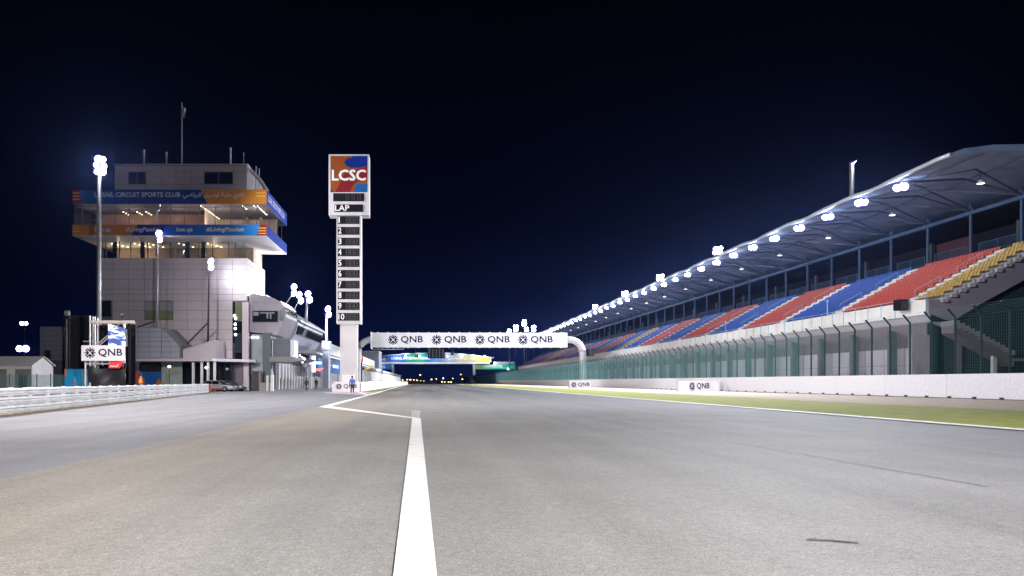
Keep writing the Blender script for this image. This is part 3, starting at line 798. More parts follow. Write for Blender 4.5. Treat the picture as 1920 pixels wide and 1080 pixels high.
def pipe(xs, xe, sgn):
    R = 3.4; pts = [(xs, QY+.2, zc)]
    for k in range(9):
        a = math.pi/2*k/8
        pts.append((xe-sgn*R+sgn*R*math.sin(a), QY+.2, zc-R+R*math.cos(a)))
    pts += [(xe, QY+.2, 2), (xe, QY+.2, 0)]
    return MB().tube(pts, .85, 16)
xr = XP(1093, QY); xl = XP(671, QY)
pipe(gx1+.01, xr, 1).build('support_pipe', M['pipe'], t, smooth=True)
pipe(gx0-.26, xl, -1).build('support_pipe', M['pipe'], t, smooth=True)
MB().tube([(xr, QY+.2, ZP(657.5,QY)), (xr, QY+.2, ZP(658.8,QY))], .95, 16).build('pipe_collar', M['dark'], t)
cz = MB()
for a, b_ in (((697,655),(757,655)),):
    cz.tube([W(697,655,QY), W(757,655,QY)], .12, 6)
for px in (698, 717, 738, 756.5): cz.tube([W(px,655,QY), W(px,652.5,QY)], .1, 6)
cz.build('cable_tray', M['steel'], t)
loudspeaker('black loudspeaker on the right-hand pipe of the sponsor gantry', (XP(1106,QY), QY-1.2, ZP(668,QY)), 1.6)
MB().tube([(xr+.7, QY, ZP(664,QY)), (XP(1106,QY), QY-1.2, ZP(664,QY))], .15, 6)
t = thing('start_lights', 'black starting light panel of tall slots hanging under the gantry', 'start lights', W(818, 672, QY))
for k in range(5):
    x0 = 802.5+k*6.3
    c_ = MB().box(XP(x0,QY), XP(x0+5.6,QY), QY-.35, QY+.1, ZP(671.5,QY), ZP(653.5,QY)).build('light_column', M['matt'], t); ORG[c_.name] = ORG[t.name]
    for j in range(4):
        MB().lathe((XP(x0+2.8,QY), QY-.36, ZP(668.5-3.9*j,QY)), -Y1, [(0,.2),(.06,.2),(.07,.12)], 10).build('signal_lamp', M['dark'], c_)
MB().box(XP(802,QY), XP(834,QY), QY+.12, QY+.2, ZP(672,QY), ZP(652,QY)).build('back_board', M['matt'], t)
t = thing('track_camera', 'small black camera hanging under the gantry, right of the start lights', 'camera', W(848.5, 660, QY))
MB().lathe(W(848.5,663,QY)-Y1*.4, Y1, [(0,.25),(.2,.45),(.8,.4)], 10).build('body', M['black'], t); MB().tube([W(848.5,660,QY), W(848.5,652.5,QY)], .07, 6).build('hanger', M['dark'], t)
t = thing('signal_box', 'small grey box hanging under the gantry, left of the start lights', 'box', W(781, 670, QY))
MB().box(XP(778,QY), XP(785,QY), QY-.3, QY+.3, ZP(670.5,QY), ZP(664.5,QY)).build('case', M['dark'], t); MB().tube([W(779,664.5,QY), W(779,652.5,QY)], .05, 6).build('hanger', M['dark'], t)

# ------------------------------------------------------------------ bridge across the track
RY = 640.0
def bx(px): return XP(px, RY)
def bz(py): return ZP(py, RY)
t = thing('footbridge', 'bridge over the far track with a blue, green and yellow name banner', 'bridge', (bx(812), RY, 0))
MB().box(bx(680), bx(918), RY-1, RY+7, bz(682.5), bz(679)).build('deck', M['white'], t)
mb_, pb, rb_ = ramp_x('banner_print', [(0,(.10,.2,.62)),(.14,(.06,.17,.62)),(.24,(.03,.13,.6)),(.28,(.02,.33,.2)),(.40,(.02,.36,.16)),(.45,(.02,.15,.5)),(.56,(.03,.2,.5)),(.60,(.04,.36,.15)),(.74,(.2,.46,.08)),(.88,(.55,.52,.05)),(1,(.62,.5,.04))])
MB().prism_y([(bx(708),bz(678.9)),(bx(917),bz(678.9)),(bx(917),bz(670)),(bx(880),bz(666)),(bx(850),bz(664.2)),(bx(815),bz(663.7)),(bx(780),bz(664)),(bx(745),bz(664.5)),(bx(708),bz(669.5))], RY-.6, RY-.3).build('name_banner', mb_, t)
ban = [o for o in t.children if o.name.startswith('name_banner')][0]; ORG[ban.name] = ORG[t.name]
lt = MB()
text(lt, 'LOSAIL INTERNATIONAL', (bx(734), RY-.65, bz(674.2)), X1, Z1, bz(669.5)-bz(674.2), 0, width=bx(806)-bx(734), bold=.2)
text(lt, '\ufef2\ufebf\ufe8e\ufef3\ufeae\ufedf\ufe8d \ufede\ufef4\ufeb3\ufeee\ufedf', (bx(840), RY-.65, bz(675)), X1, Z1, bz(670)-bz(675), 0, width=bx(892)-bx(840))
emblem(lt, (bx(714), RY-.65, bz(673.5)), X1, Z1, 1.5, 0, 0); 
for dx in (-3, 3): lt.lathe((bx(714)+dx, RY-.66, bz(673.5)), Y1, [(0,1.2),(.02,1.2)], 14)
lt.build('lettering', M['printw'], ban)
MB().prism_y([(bx(918),bz(679)),(bx(921),bz(679)),(bx(921),bz(669)),(bx(918),bz(669))], RY-1, RY+6).build('end_frame', M['white'], t)
ra = [(698,669.5),(735,664.5),(752,664.2),(752,663),(800,661.3),(840,661.5),(880,664.5),(926,670)]
MB().prism_y([(bx(a), bz(b)) for a, b in ra]+[(bx(a), bz(b+1.6)) for a, b in ra[::-1]], RY-2.5, RY+8).build('roof', M['fascia'], t)
for a in (736.5, 889): MB().box(bx(a-2.2), bx(a+2.2), RY, RY+3, 0, bz(682.6)).build('pillar', M['white'], t)
for x0, x1, c, nm in ((600, 734, (.02,.19,.58), 'blue'), (891.5, 966, (.05,.38,.16), 'green')):
    mm = mat(nm+'_board_print', c, .5) if nm == 'blue' else ramp_x('green_board_print', [(0,(.26,.46,.12)),(.45,(.03,.34,.2)),(1,(.015,.25,.2))])[0]
    sb = MB().box(bx(x0), bx(x1), RY+.2, RY+.6, bz(692.5), bz(683.3)).build('side_board', mm, t); ORG[sb.name] = ORG[t.name]
    lt = MB()
    xa, xb_ = ((690, 722) if nm == 'blue' else (907, 942))
    text(lt, 'LOSAIL CIRCUIT' if nm == 'blue' else 'LOSAIL INTERNATIONAL', (bx(xa), RY+.15, bz(687.2)), X1, Z1, 1.0, 0, width=bx(xb_)-bx(xa), bold=.12)
    text(lt, 'LOSAIL CIRCUIT SPORTS CLUB' if nm == 'blue' else '\ufef2\ufebf\ufe8e\ufef3\ufeae\ufedf\ufe8d', (bx(xa), RY+.15, bz(690.2)), X1, Z1, 1.0, 0, width=bx(xb_)-bx(xa), bold=.12)
    lt.build('lettering', M['printw'], sb)
MB().box(bx(926), bx(965), RY+1, RY+7, bz(683.2), bz(678)).build('side_hut', M['steel'], t)
MB().box(bx(600), bx(708), RY-.5, RY+6, bz(683), bz(676.5)).build('side_deck', M['white'], t)
for px, py in ((761,668),(787,668),(813,668.2),(839,668.2),(865,668.2),(889,668.2),(907.5,668.5),(926,681),(951,692)):
    lp = MB().lathe((bx(px), RY-7.4, bz(py)), Y1, [(0,.3),(.3,.75),(.6,.75),(.9,.3)], 10).build('bridge_lamp', M['cool'], t)
    MB().tube([(bx(px), RY-6.5, bz(py)), (bx(px), RY-.4, bz(py)+.8)], .1, 6).build('lamp_arm', M['steel'], t)
    spot('bridge_beam', (bx(px), RY-6.2, bz(py)), (bx(px), RY, bz(max(673, py))), 3800, parent=t, angle=150)
for px in (712, 728, 744): spot('bridge_beam', (bx(756), RY-8.5, bz(667.5)), (bx(px), RY, bz(673)), 3200, parent=t, angle=70)  # extra beams with no lamp of their own, added to brighten the banner's left end
for px in (625, 665, 705): spot('bridge_beam', (bx(px), RY-6.2, bz(681)), (bx(px), RY, bz(688)), 3800, parent=t, angle=150)  # beams without lamps, added to brighten the left side board

# ------------------------------------------------------------------ far end: barrier and amber lamps
t = thing('tyre_barrier', 'low white barrier closing the far end of the straight', 'barrier', (-8, 748, 0))
for k in range(14): MB().box(-26+k*2.6, -23.5+k*2.6, 748+.3*math.sin(k), 749.5, 0, 1.9+.2*(k % 2)).build('barrier_block', M['white'], t)
al = [(755,712.6),(763.6,712),(769.5,712),(776,712.3),(782,713),(788,703),(788.6,714),(795,714.7),(809,711.5),(818,710.6),(831,709.5),(829,716),(834,716.3),(841,716.3),(845.6,716.5),(849,709.5),(864,702),(867,711),(872,712)]
for k, (px, py) in enumerate(al):
    Y = 790+9*k; c = W(px, py, Y); wht = k == 10
    if k == 0: pass
    t = thing('street_lamp', ('cool white' if wht else ('high amber' if py < 705 else ('low amber' if py > 715.5 else 'amber')))+' lamp on the far horizon under the bridge, %s from the left' % ORD[k], 'street lamp', (c.x, Y, 0), 'small lamps on the far horizon')
    MB().tube([(c.x, Y, 0), (c.x, Y, max(c.z-.4, .3))], .14, 6).build('pole', M['dark'], t)
    R = .62+.2*((k*7) % 3)/2
    MB().lathe((c.x, Y, c.z-R*.7), Z1, [(0,R*.4),(R*.4,R),(R,R),(R*1.4,R*.4)], 12).build('lamp_globe', M['cool'] if wht else M['amber'], t)

# ------------------------------------------------------------------ control tower
TY = 101.0
def tx(px): return XP(px, TY)
def tz(py): return ZP(py, TY)
t = thing('control_tower', 'race control tower clad in pale panels with a wide glazed observation box on top', 'tower', (tx(325), TY, 0))
T = t
xL, xR = tx(187), tx(463.5); zB = tz(484)
MB().box(xL, xR-.05, TY, TY+11, 0, zB).build('core_wall', M['seam'], T)
xs = [xL]+[tx(p) for p in (211,241,271,301,325,352,379,407,436,463.5)]
zs = [0]+[tz(p) for p in (690,672,655,637,618,600,582,564,552,542,524,505,495,484)]
win = [(tx(271)-.1, tx(325)+.1, tz(600), tz(564)), (xL, tx(209), tz(595), tz(563)), (tx(437)-.6, tx(456), 0, tz(564))]
MB().plates(xs, zs, TY, 0, .045, .05, win).build('cladding', M['clad'], T)
ysx = [TY+k*2.2 for k in range(6)]
MB().plates_x(ysx, zs, xR-.05, 0, .045, .05).build('side_cladding', M['clad'], T)
def window(x0, x1, z0, z1, y, m, root, name='window', depth=.12, split=0, m2=None):
    w = MB().box(x0, x1, y-.03, y+.0, z0, z1) if m2 is None else MB().box(x0, x1, y-.03, y, z0, (z0+z1)/2, 1).box(x0, x1, y-.03, y, (z0+z1)/2+.002, z1, 0)
    o = w.build(name, [m] if m2 is None else [m, m2], root); ORG[o.name] = ORG[root.name]
    f = MB(); r = .07
    f.box(x0-r, x0, y-.1, y, z0-r, z1+r).box(x1, x1+r, y-.1, y, z0-r, z1+r).box(x0, x1, y-.1, y, z0-r, z0).box(x0, x1, y-.1, y, z1, z1+r)
    for k in range(split): 
        x = x0+(x1-x0)*(k+1)/(split+1); f.box(x-.04, x+.04, y-.09, y-.031, z0, z1)
    f.build('frame', M['seam'], o)
    return o
window(tx(272), tx(324.5), tz(599), tz(565), TY, M['panelg'], T, split=1, m2=M['glassg'])
window(xL+.1, tx(208.5), tz(594), tz(564), TY, M['glassd'], T)
# window strip and pilaster at the right corner of the tower
g = MB()
rows_ = [(710,682,0),(682,660,1),(660,626,2),(626,602,1),(602,566,0)]
for a, b_, q in rows_: g.box(tx(441), tx(455), TY-.04, TY, tz(a)+.03, tz(b_)-.03, q)
g.box(tx(437), tx(441)-.02, TY-.05, TY, tz(710), tz(566), 1)
g.build('stair_window', [M['glassg'], M['glassd'], M['glasst']], T)
MB().box(tx(455)+.02, tx(467), TY-.35, TY+.0, 0, tz(567)).build('pilaster', M['clad'], T)
MB().box(tx(437), tx(463), TY-.05, TY, 0, tz(711)).build('plinth', M['dark'], T)
for px, py in ((440,592),(442,597),(441.5,608),(441.5,616),(442,627.5)):
    MB().lathe((tx(px), TY-.12, tz(py)), -Y1, [(0,.17),(.05,.15)], 8).build('stair_lamp', M['cool'], T)
# recessed storey
zO = 19.66
MB().box(xL+.3, xR-.3, TY+5, TY+10.5, zB, zO).build('recessed_wall', mat('dim_interior', (.30,.22,.18), .8, var=.25, scale=.3), T)
MB().box(xL+.2, xR-.2, TY+.3, TY+.34, zB+.02, zO-.02).build('recessed_glass', M['glass'], T)
mu = MB()
for px in (190, 196, 213, 222, 243, 265, 275, 291, 318, 350, 372, 380, 397, 427, 440, 455): 
    wd_ = .55 if px in (213,265,380,350) else .09
    mu.box(tx(px)-wd_/2, tx(px)+wd_/2, TY+.35, TY+.5, zB, zO)
mu.build('mullion', M['dark'], T)
for k, px in enumerate((203, 246, 272, 330, 385)):
    for j in range(4):
        q = W(px, 463, TY); MB().lathe((q.x+.35*j, TY+1.2+.9*j, zO-.06), -Z1, [(0,.11),(.04,.1)], 8).build('downlight', M['warm'], T)
for px in (203, 250, 390): point('recessed_room_lamp', (tx(px), TY+3.2, zB+1.0), 120, (1, .72, .42), T, .2)
# observation box
OY = 97.0; OB = 111.0
ox0, ox1 = XP(135.5, OY), XP(500, OY)
def oz(py): return ZP(py, OY)
z1_, z2_, z3_, z4_ = oz(441.5), oz(421.5), oz(382), oz(355.5)
MB().box(ox0+.06, ox1-.06, OY+.06, OB, z1_+.01, z2_).build('observation_floor', M['clad'], T)
MB().box(ox0+.06, ox1-.06, OY+.06, OB, z3_, z4_).build('observation_ceiling', M['concd'], T)
MB().box(ox0+.05, ox1-.05, OY+.05, OB, z1_-.05, z1_).build('observation_soffit', M['white'], T)
MB().box(ox0+.3, ox1-.1, OY+.3, OY+.34, z2_+.02, z3_-.02).build('observation_glass', M['glass'], T)
MB().box(ox1-.14, ox1-.1, OY+.36, OB-.1, z2_+.02, z3_-.02).build('side_glass', M['glass'], T)
wallw = mat('warm_interior_wall', (.42,.26,.21), .8, var=.2, scale=.4)
wallp = mat('pale_interior_wall', (.55,.42,.33), .8, var=.15, scale=.4)
MB().box(ox0+.4, XP(370,OY)-.05, 103.2, 103.5, z2_, z3_).build('interior_wall', wallw, T)
MB().box(XP(368,OY), ox1-.6, 106.4, 106.7, z2_, z3_).build('interior_wall', wallp, T)
MB().box(XP(368,OY), XP(368,OY)+.15, 100.5, 106.3, z2_, z3_).build('partition', wallp, T)
bl = MB()
for k in range(9): bl.box(XP(405,OY), XP(432,OY), 105.9, 106.0, z2_+.5+.22*k, z2_+.6+.22*k); bl.box(XP(440,OY), XP(458,OY), 105.9, 106.0, z2_+.5+.22*k, z2_+.6+.22*k)
bl.build('blind', M['printw'], T)
for a, b_ in ((432,437),(460,466)): MB().box(XP(a,OY), XP(b_,OY), 105, 105.4, z2_, z3_).build('interior_post', wallw, T)
MB().box(XP(402,OY), XP(420,OY), 103, 103.5, z2_, z2_+.75).build('monitor', M['black'], T)
MB().box(XP(240,OY), XP(244,OY), 102.9, 103.1, z2_, z2_+1).build('door_light', M['warm'], T)
MB().box(XP(383,OY), XP(388,OY), 106.2, 106.35, z2_+.7, z2_+1.7).build('wall_lamp', M['warm'], T)
mu = MB()
for px in (152, 182, 214, 240, 266, 292, 318, 344, 372, 402, 431, 455, 480): mu.box(XP(px,OY)-.035, XP(px,OY)+.035, OY+.345, OY+.42, z2_, z3_)
for yy in (99.5, 102.3, 105.1, 107.9): mu.box(ox1-.2, ox1-.145, yy-.04, yy+.04, z2_, z3_)
mu.box(ox0+.28, ox1-.1, OY+.24, OY+.299, oz(388.5), oz(387.8))
mu.build('mullion', M['seam'], T)
for a, xs_, n_ in ((0, 373, 10), (1, 452, 3), (2, 479, 7), (3, 205, 3), (4, 232, 4), (5, 250, 3), (6, 473, 2)):
    for j in range(n_):
        yy = OY+1+j*.85+(3.5 if a in (3,4,5) else 0)
        x = XP(xs_, OY)+.02*j
        MB().lathe((x, yy, z3_-.03), -Z1, [(0,.1),(.05,.09)], 8).build('downlight', M['warm'], T)
for x, pw in ((XP(390,OY), 330), (XP(470,OY), 330), (XP(320,OY), 130), (XP(230,OY), 130), (XP(165,OY), 60)):
    point('observation_room_lamp', (x, 99.6, z2_+1.2), pw*1.1, (1, .76, .58), T, .4)
# banners round the box
blue1, blue2 = (.015,.16,.46), (.008,.03,.24)
mb2, p2_, r2_ = ramp_x('upper_banner_print', [(0,(.015,.12,.30)),(.25,(.008,.04,.2)),(.7,(.006,.02,.15)),(1,(.006,.02,.15))])
MU = [mb2, mat('orange_banner_print', (.42,.16,.022), .5, var=.05), mat('red_banner_print', (.22,.014,.014), .5, var=.05), mat('yellow_banner_print', (.7,.42,.04), .5, var=.05)]
def ban_quad(mb, pts, lift, m, y=OY): mb.poly([(XP(a,OY), y-lift, oz(b)) for a, b in pts], m)
b = MB()
b.box(ox0, ox1, OY, OY+.05, z3_-.02, z4_, 0)
ban_quad(b, [(135.5,382),(152,382),(156,376),(150,370),(150,355.5),(135.5,355.5)], .012, 2)
for q in (361, 367, 373): ban_quad(b, [(137,q+1.6),(149+.6*(q-361)/6,q+1.6),(149,q),(137,q)], .024, 3)
ban_quad(b, [(389,382.3),(500,382.3),(500,355.5),(376,355.5)], .012, 1)
for q in (361, 367): ban_quad(b, [(478,q+1.4),(498,q+1.4),(498,q),(482,q)], .024, 3)
up = b.build('upper_banner', MU, T); ORG[up.name] = ORG[T.name]
lt = MB()
text(lt, 'LOSAIL CIRCUIT SPORTS CLUB', (XP(177,OY), OY-.03, oz(369.5)), X1, Z1, oz(361)-oz(369.5), 0, width=XP(337.5,OY)-XP(177,OY), bold=.05)
ar = '\ufef2\ufebf\ufe8e\ufef3\ufeae\ufedf\ufe8d \ufede\ufef4\ufeb3\ufeee\ufedf \ufe94\ufe92\ufee0\ufea3 \ufef1\ufea9\ufe8e\ufee7'
text(lt, ar, (XP(343,OY), OY-.03, oz(373)), X1, Z1, oz(361)-oz(373), 0, width=XP(457,OY)-XP(343,OY), bold=.03)
lt.build('lettering', M['printdim'], up)
b = MB()
b.box(ox0, ox1, OY, OY+.05, z1_, z2_+.02, 1)
mb3, _, _ = ramp_x('lower_banner_print', [(0,blue2),(.45,(.008,.035,.26)),(1,(.02,.17,.46))])
ban_quad(b, [(245,441.5),(500,441.5),(500,421),(258,421)], .012, 0)
ban_quad(b, [(482,441.5),(500,441.5),(500,421),(488,421)], .024, 2)
for q in (427, 432, 437): ban_quad(b, [(484,q+1.5),(499,q+1.5),(499,q),(486,q)], .036, 3)
for q in (427, 433): ban_quad(b, [(137,q+1.4),(150,q+1.4),(152,q),(137,q)], .012, 3)
lo = b.build('lower_banner', [mb3]+MU[1:], T); ORG[lo.name] = ORG[T.name]
lt = MB()
for s, a, c in (('lcsc.qa', 178, 207), ('#LivingPassion', 234, 300), ('lcsc.qa', 330, 360), ('#LivingPassion', 386, 456)):
    text(lt, s, (XP(a,OY), OY-.03, oz(436.5)), X1, Z1, oz(426.5)-oz(436.5), 0, width=XP(c,OY)-XP(a,OY), slant=.18, bold=.04)
lt.build('lettering', M['printdim'], lo)
sbn = MB(); sbn.box(ox1-.05, ox1, OY+.051, OB, z3_-.02, z4_, 0); sbn.box(ox1-.05, ox1, OY+.051, OB, z1_, z2_+.02, 0)
sb = sbn.build('side_banner', mat('deep_blue_print', (.012,.04,.26), .5), T); ORG[sb.name] = ORG[T.name]
lt = MB(); text(lt, 'LOSAIL CIRCUIT SPORTS CLUB', (ox1+.01, OY+1, (z3_+z4_)/2-.35), Y1, Z1, .8, 0, width=11); lt.build('lettering', M['printw'], sb)
MB().box(ox0+.06, ox0+.1, OY+.36, OB, z2_+.02, z3_-.02).build('end_glass', M['glassd'], T)
# top storey
MB().box(tx(215), xR-.05, TY, TY+10, z4_, tz(310)).build('top_storey', M['seam'], T)
xs2 = [tx(p) for p in (215, 241, 274, 302, 330, 358, 383, 410, 437, 463.5)]; zs2 = [z4_]+[tz(p) for p in (345.5, 333, 322, 311)]
MB().plates(xs2, zs2, TY, 0, .05, .05, [(tx(240.9), tx(274), tz(345), tz(323)), (tx(382.9), tx(437.5), tz(345), tz(323))]).build('top_cladding', M['clad'], T)
window(tx(242), tx(273), tz(344.5), tz(323.5), TY, M['glassd'], T, split=1); window(tx(384), tx(436), tz(344.5), tz(323.5), TY, M['glassd'], T, split=1)
MB().box(tx(214), xR+.1, TY-.12, TY+10.1, tz(310), tz(307.5)).build('roof_cap', M['clad'], T)
MB().tube([(tx(467), TY+.5, tz(316)), (tx(487), TY+.5, tz(337)), (tx(500), TY+.5, tz(357))], .28, 6).build('roof_brace', M['clad'], T)
for px, p2, r in ((480, 312, .09), (486, 316, .07)): MB().tube([W(px, 356, TY+3), W(px, p2, TY+3)], r, 6).build('roof_post', M['steel'], T)
for px, p2, r in ((270, 283, .14), (312, 287, .12), (432, 279, .13), (457, 288, .04)):
    a = thing('roof_antenna', {270:'pale stub antenna on the control tower roof, left of the flagpole',312:'dim stub antenna on the control tower roof between two taller ones',432:'bright stub antenna at the right of the control tower roof',457:'thin whip antenna at the right corner of the control tower roof'}[px], 'antenna', W(px, 307.5, TY+2), 'antennas on the control tower roof')
    MB().tube([W(px, 307.5, TY+2), W(px, p2, TY+2)], r, 8).build('mast', M['steel'], a); MB().tube([W(px, p2, TY+2), W(px, p2-1.5, TY+2)], r*1.3, 8).build('cap', M['white'], a)
a = thing('flagpole', 'tall flagpole with a small limp flag on the control tower roof', 'flagpole', W(341, 307.5, TY+3))
MB().tube([W(341, 307.5, TY+3), W(341, 192, TY+3)], .07, 8).build('pole', M['steel'], a)
fl = MB(); c = W(341, 200, TY+3); gx = []
for i in range(5):
    for j in range(9): gx.append((c.x+.08+.11*i*(1-.04*j), c.y+.1*math.sin(i*1.9+j*.4), c.z-.17*j-.06*i))
fl.add(gx, [(i*9+j, i*9+j+1, i*9+10+j, i*9+9+j) for i in range(4) for j in range(8)]); fl.build('flag', mat('pale_flag', (.5,.45,.5), .7), a, smooth=True)

# ------------------------------------------------------------------ annex in front of the tower
AY = 95.0
def ax(px): return XP(px, AY)
def az(py): return ZP(py, AY)
t = thing('entrance_annex', 'low entrance building with angled pale wings at the foot of the control tower', 'building', (ax(330), AY, 0))
A = t
MB().prism_y([(ax(236),az(672)),(ax(338),az(672)),(ax(338),az(649)),(ax(303),az(614)),(ax(236),az(614))], AY, TY-.1).build('left_wing', M['seam'], A)
cl = MB()
zr = [az(p) for p in (671,660,650,640,632,622,614.5)]
cl.plates([ax(236), ax(258), ax(280), ax(302.5)], zr, AY, 0, .05, .05)
for j in range(6):                    # plates on the sloping right part
    a0, a1 = zr[j]+.025, zr[j+1]-.025
    def xe(zv): 
        py = 716-(zv-CH)*1440/AY
        return ax(337.5) if py > 649 else ax(303+(py-614)/35*34.5)
    for k in range(2):
        f0, f1 = k/2, (k+1)/2
        b0 = ax(303)+.02; q = [(b0+(xe(a0)-b0)*f0, a0), (b0+(xe(a0)-b0)*f1-.04, a0), (b0+(xe(a1)-b0)*f1-.04, a1), (b0+(xe(a1)-b0)*f0, a1)]
        if q[1][0]-q[0][0] > .15: cl.prism_y(q, AY-.05, AY)
cl.build('wing_cladding', M['cladb'], A)
MB().prism_y([(ax(339),az(672)),(ax(399),az(672)),(ax(399),az(636)),(ax(353),az(651)),(ax(339),az(655))], AY+.8, TY-.1).build('right_wing', M['clad'], A)
MB().prism_y([(ax(335),az(655)),(ax(354),az(651)),(ax(398),az(640)),(ax(398),az(637)),(ax(335),az(652))], AY+1.5, TY-.15).build('wing_edge', mat('brownish_trim', (.28,.21,.2), .7), A)
MB().prism_z([(ax(234),AY-.6),(ax(400),AY-.6),(ax(462),TY-.7),(ax(462),TY-.12),(ax(234),TY-.12)], az(677.5), az(672.2)).build('canopy', M['clad'], A)
MB().box(ax(237), ax(420), 99.2, 99.5, 0, az(677.8)).build('ground_glass', M['glassd'], A)
gm = MB()
for px in (240, 262, 284, 300): gm.box(XP(px,99)-.06, XP(px,99)+.06, 99.05, 99.19, 0, 3.6)
gm.build('mullion', M['dark'], A)
po = MB().box(XP(303,98), XP(342,98), 97.9, 98.05, .3, ZP(679,98)).build('door_reflection', mat('reflection_green', (.30,.35,.31), .3, var=.3, scale=.7), A); ORG[po.name] = ORG[A.name]  # glass door, its reflections painted as a mottled pale green panel
bt = MB()
for k in range(9): 
    px, py = 306+4*k, 682+1.6*k+2*math.sin(k*2.0); bt.prism_y([(XP(px,97.85),ZP(py+1.6,97.85)),(XP(px+3,97.85),ZP(py+2.2,97.85)),(XP(px+2,97.85),ZP(py-.6,97.85))], 97.8, 97.88)
bt.build('bunting', M['yellow'], po)
for px in (361, 377, 389, 401): MB().box(ax(px)-.14, ax(px)+.14, AY+.2, AY+.5, 0, az(677.6)).build('canopy_post', M['concw'], A)
MB().box(ax(402), ax(436), TY-.6, TY-.11, 0, az(678)).build('plum_wall', mat('plum_wall', (.20,.17,.20), .8), A)
for px, py in ((317.5, 688), (387, 690)):
    a = thing('entrance_lamp', 'small bluish lamp at the annex entrance, %s' % ('beside the pale door panel' if px < 350 else 'between the canopy posts'), 'lamp', W(px, py, 94.3), 'lamps at the annex entrance')
    MB().lathe(W(px, py+1.4, 94.3), Z1, [(0,.08),(.08,.17),(.2,.17),(.28,.06)], 10).build('globe', M['cool'], a); MB().tube([W(px, py+2, 94.3), (XP(px,94.3), 94.3, 0)], .04, 6).build('post', M['dark'], a)
# masts standing on the annex and left of it
def base(px, py, Y): return W(px, py, Y)
m1 = mast('tallest floodlight mast, in front of the left end of the control tower', (XP(185.5,88), 88, 0), W(190, 322, 88)-Vector((.25,0,0)), (0, 60, 0), 130000, R=.40, rows=3, cols=2, pr=.3, beam=(46, 84, 5), angle=75)
spot('floodlight_beam', Vector((-37, 86.6, 25.4)), (-11, 38, 0), 48000, parent=m1, angle=80, blend=1, size=.6)
mast('medium floodlight mast on the annex, before the middle of the control tower', (XP(294.5,96.9), 96.9, az(614)), W(300, 449, 96.9)-Vector((.3,0,0)), (5, 70, 0), 9000, R=.40, rows=2, cols=1, pr=.16, angle=90, stay=(W(291, 602, 96.9), W(259, 613, 96.9)))
m3 = mast('shorter floodlight mast on the annex, before the right corner of the control tower', (XP(390,97), 97, az(640)), W(395, 501, 97)-Vector((.2,0,0)), (5, 75, 0), 6000, R=.40, rows=2, cols=1, pr=.13, pm=M['dark'], stay=(W(389, 606, 97), W(350, 645, 97)))
spot('floodlight_beam', W(402, 500, 94.5), W(447, 519, TY), 1900, parent=m3, angle=78, blend=1, size=.3)  # extra spot off the lamp head, added for the bright patch on the facade

# ------------------------------------------------------------------ pit building
t = thing('pit_building', 'long curved-roof pit building with garages running along the pit lane', 'building', (-24, 112, 0))
P = t
EY = 101.4
def ex(px): return XP(px, EY)
def ez(py): return ZP(py, EY)
nose = [(467,622),(467,553),(475,549),(497,554.5),(513,559),(525,566),(532,575),(536.5,584),(535,594),(527,612),(519,628.5)]
MB().prism_y([(ex(a),ez(b)) for a, b in nose], EY, EY+9).build('nose_block', mat('shaded_cladding', (.21,.19,.235), .4, .15), P)  # pale cladding darkened in colour for the shade on this block
sn = MB()
for yy in (567, 604): sn.box(ex(474), ex(530 if yy < 600 else 528), EY-.012, EY-.002, ez(yy+.5), ez(yy))
for px in (474, 497): sn.box(ex(px), ex(px+.5), EY-.012, EY-.002, ez(621), ez(556))
sn.build('panel_seams', M['seam'], P)
o = window(ex(474), ex(521), ez(603.5), ez(583.5), EY-.014, M['glassd'], P)
rf = MB(); 
for a, b_, c, d in ((475,592,485,585),(487,588,515,585.5),(500,597,503,588),(506,598,509,589)): rf.box(ex(a), ex(c), EY-.05, EY-.045, ez(b_), ez(d))
rf.build('reflection_bars', M['panelg'], o)  # flat pale bars painted as reflections on the dark window
MB().prism_y([(ex(524),ez(601)),(ex(531),ez(602)),(ex(537.1),ez(585)),(ex(533),ez(576)),(ex(524.5),ez(583))], EY-.15, EY+9.1).build('corner_glass', M['glasst'], P)
MB().prism_y([(ex(525),ez(566)),(ex(532.5),ez(575)),(ex(534),ez(573.6)),(ex(526),ez(564))], EY-.2, EY+9.1).build('corner_cap', M['white'], P)
# main run of the building
RX = -20.25
main = [(-30,15.5),(-26,14.4),(-23,12.6),(-21.2,11.5),(RX,10.75),(RX-.1,10.2),(-20.7,8.8),(-21.6,7.5),(-23.2,6.4),(-30,6.1)]
MB().prism_y(main, 121, 150).build('upper_floor', M['cladb'], P)
MB().prism_y([(-30,15.9),(-26,14.8),(-23,13.0),(-21.2,11.9),(RX+.5,10.9),(RX+.45,10.65),(-21.2,11.6),(-23,12.7),(-26,14.5),(-30,15.6)], 120.5, 150.5).build('roof', M['fascia'], P)
MB().prism_y([(RX+.12,10.1),(-20.45,8.75),(-20.65,8.7),(RX-.1,10.1)], 121.5, 149.5).build('window_band', M['glassd'], P)
MB().prism_y([(-36,8),(-22,8),(-22,4.9),(-36,4.9)], 119, 121).build('link_wall', M['cladb'], P)
MB().prism_y([(-36,14),(ex(466),14),(ex(466),0),(-36,0)], 112.5, 121).build('tower_link', M['clad'], P)
MB().prism_y([(ex(467),ez(626)),(ex(495),ez(626)),(ex(495),0),(ex(467),0)], EY+1, EY+6).build('stair_hall', mat('pale_blue_wall', (.36,.42,.47), .5, var=.15), P)
MB().box(ex(494), ex(509), EY-.4, EY+.4, 0, ez(624)).build('teal_pillar', mat('teal_pillar', (.075,.11,.12), .5), P)
MB().box(ex(468), ex(474), EY+.9, EY+.99, ez(633), ez(630.5)).build('wall_light', M['cool'], P)
MB().box(ex(477), ex(482), EY+.9, EY+.99, ez(633), ez(630.5)).build('wall_light', M['cool'], P)
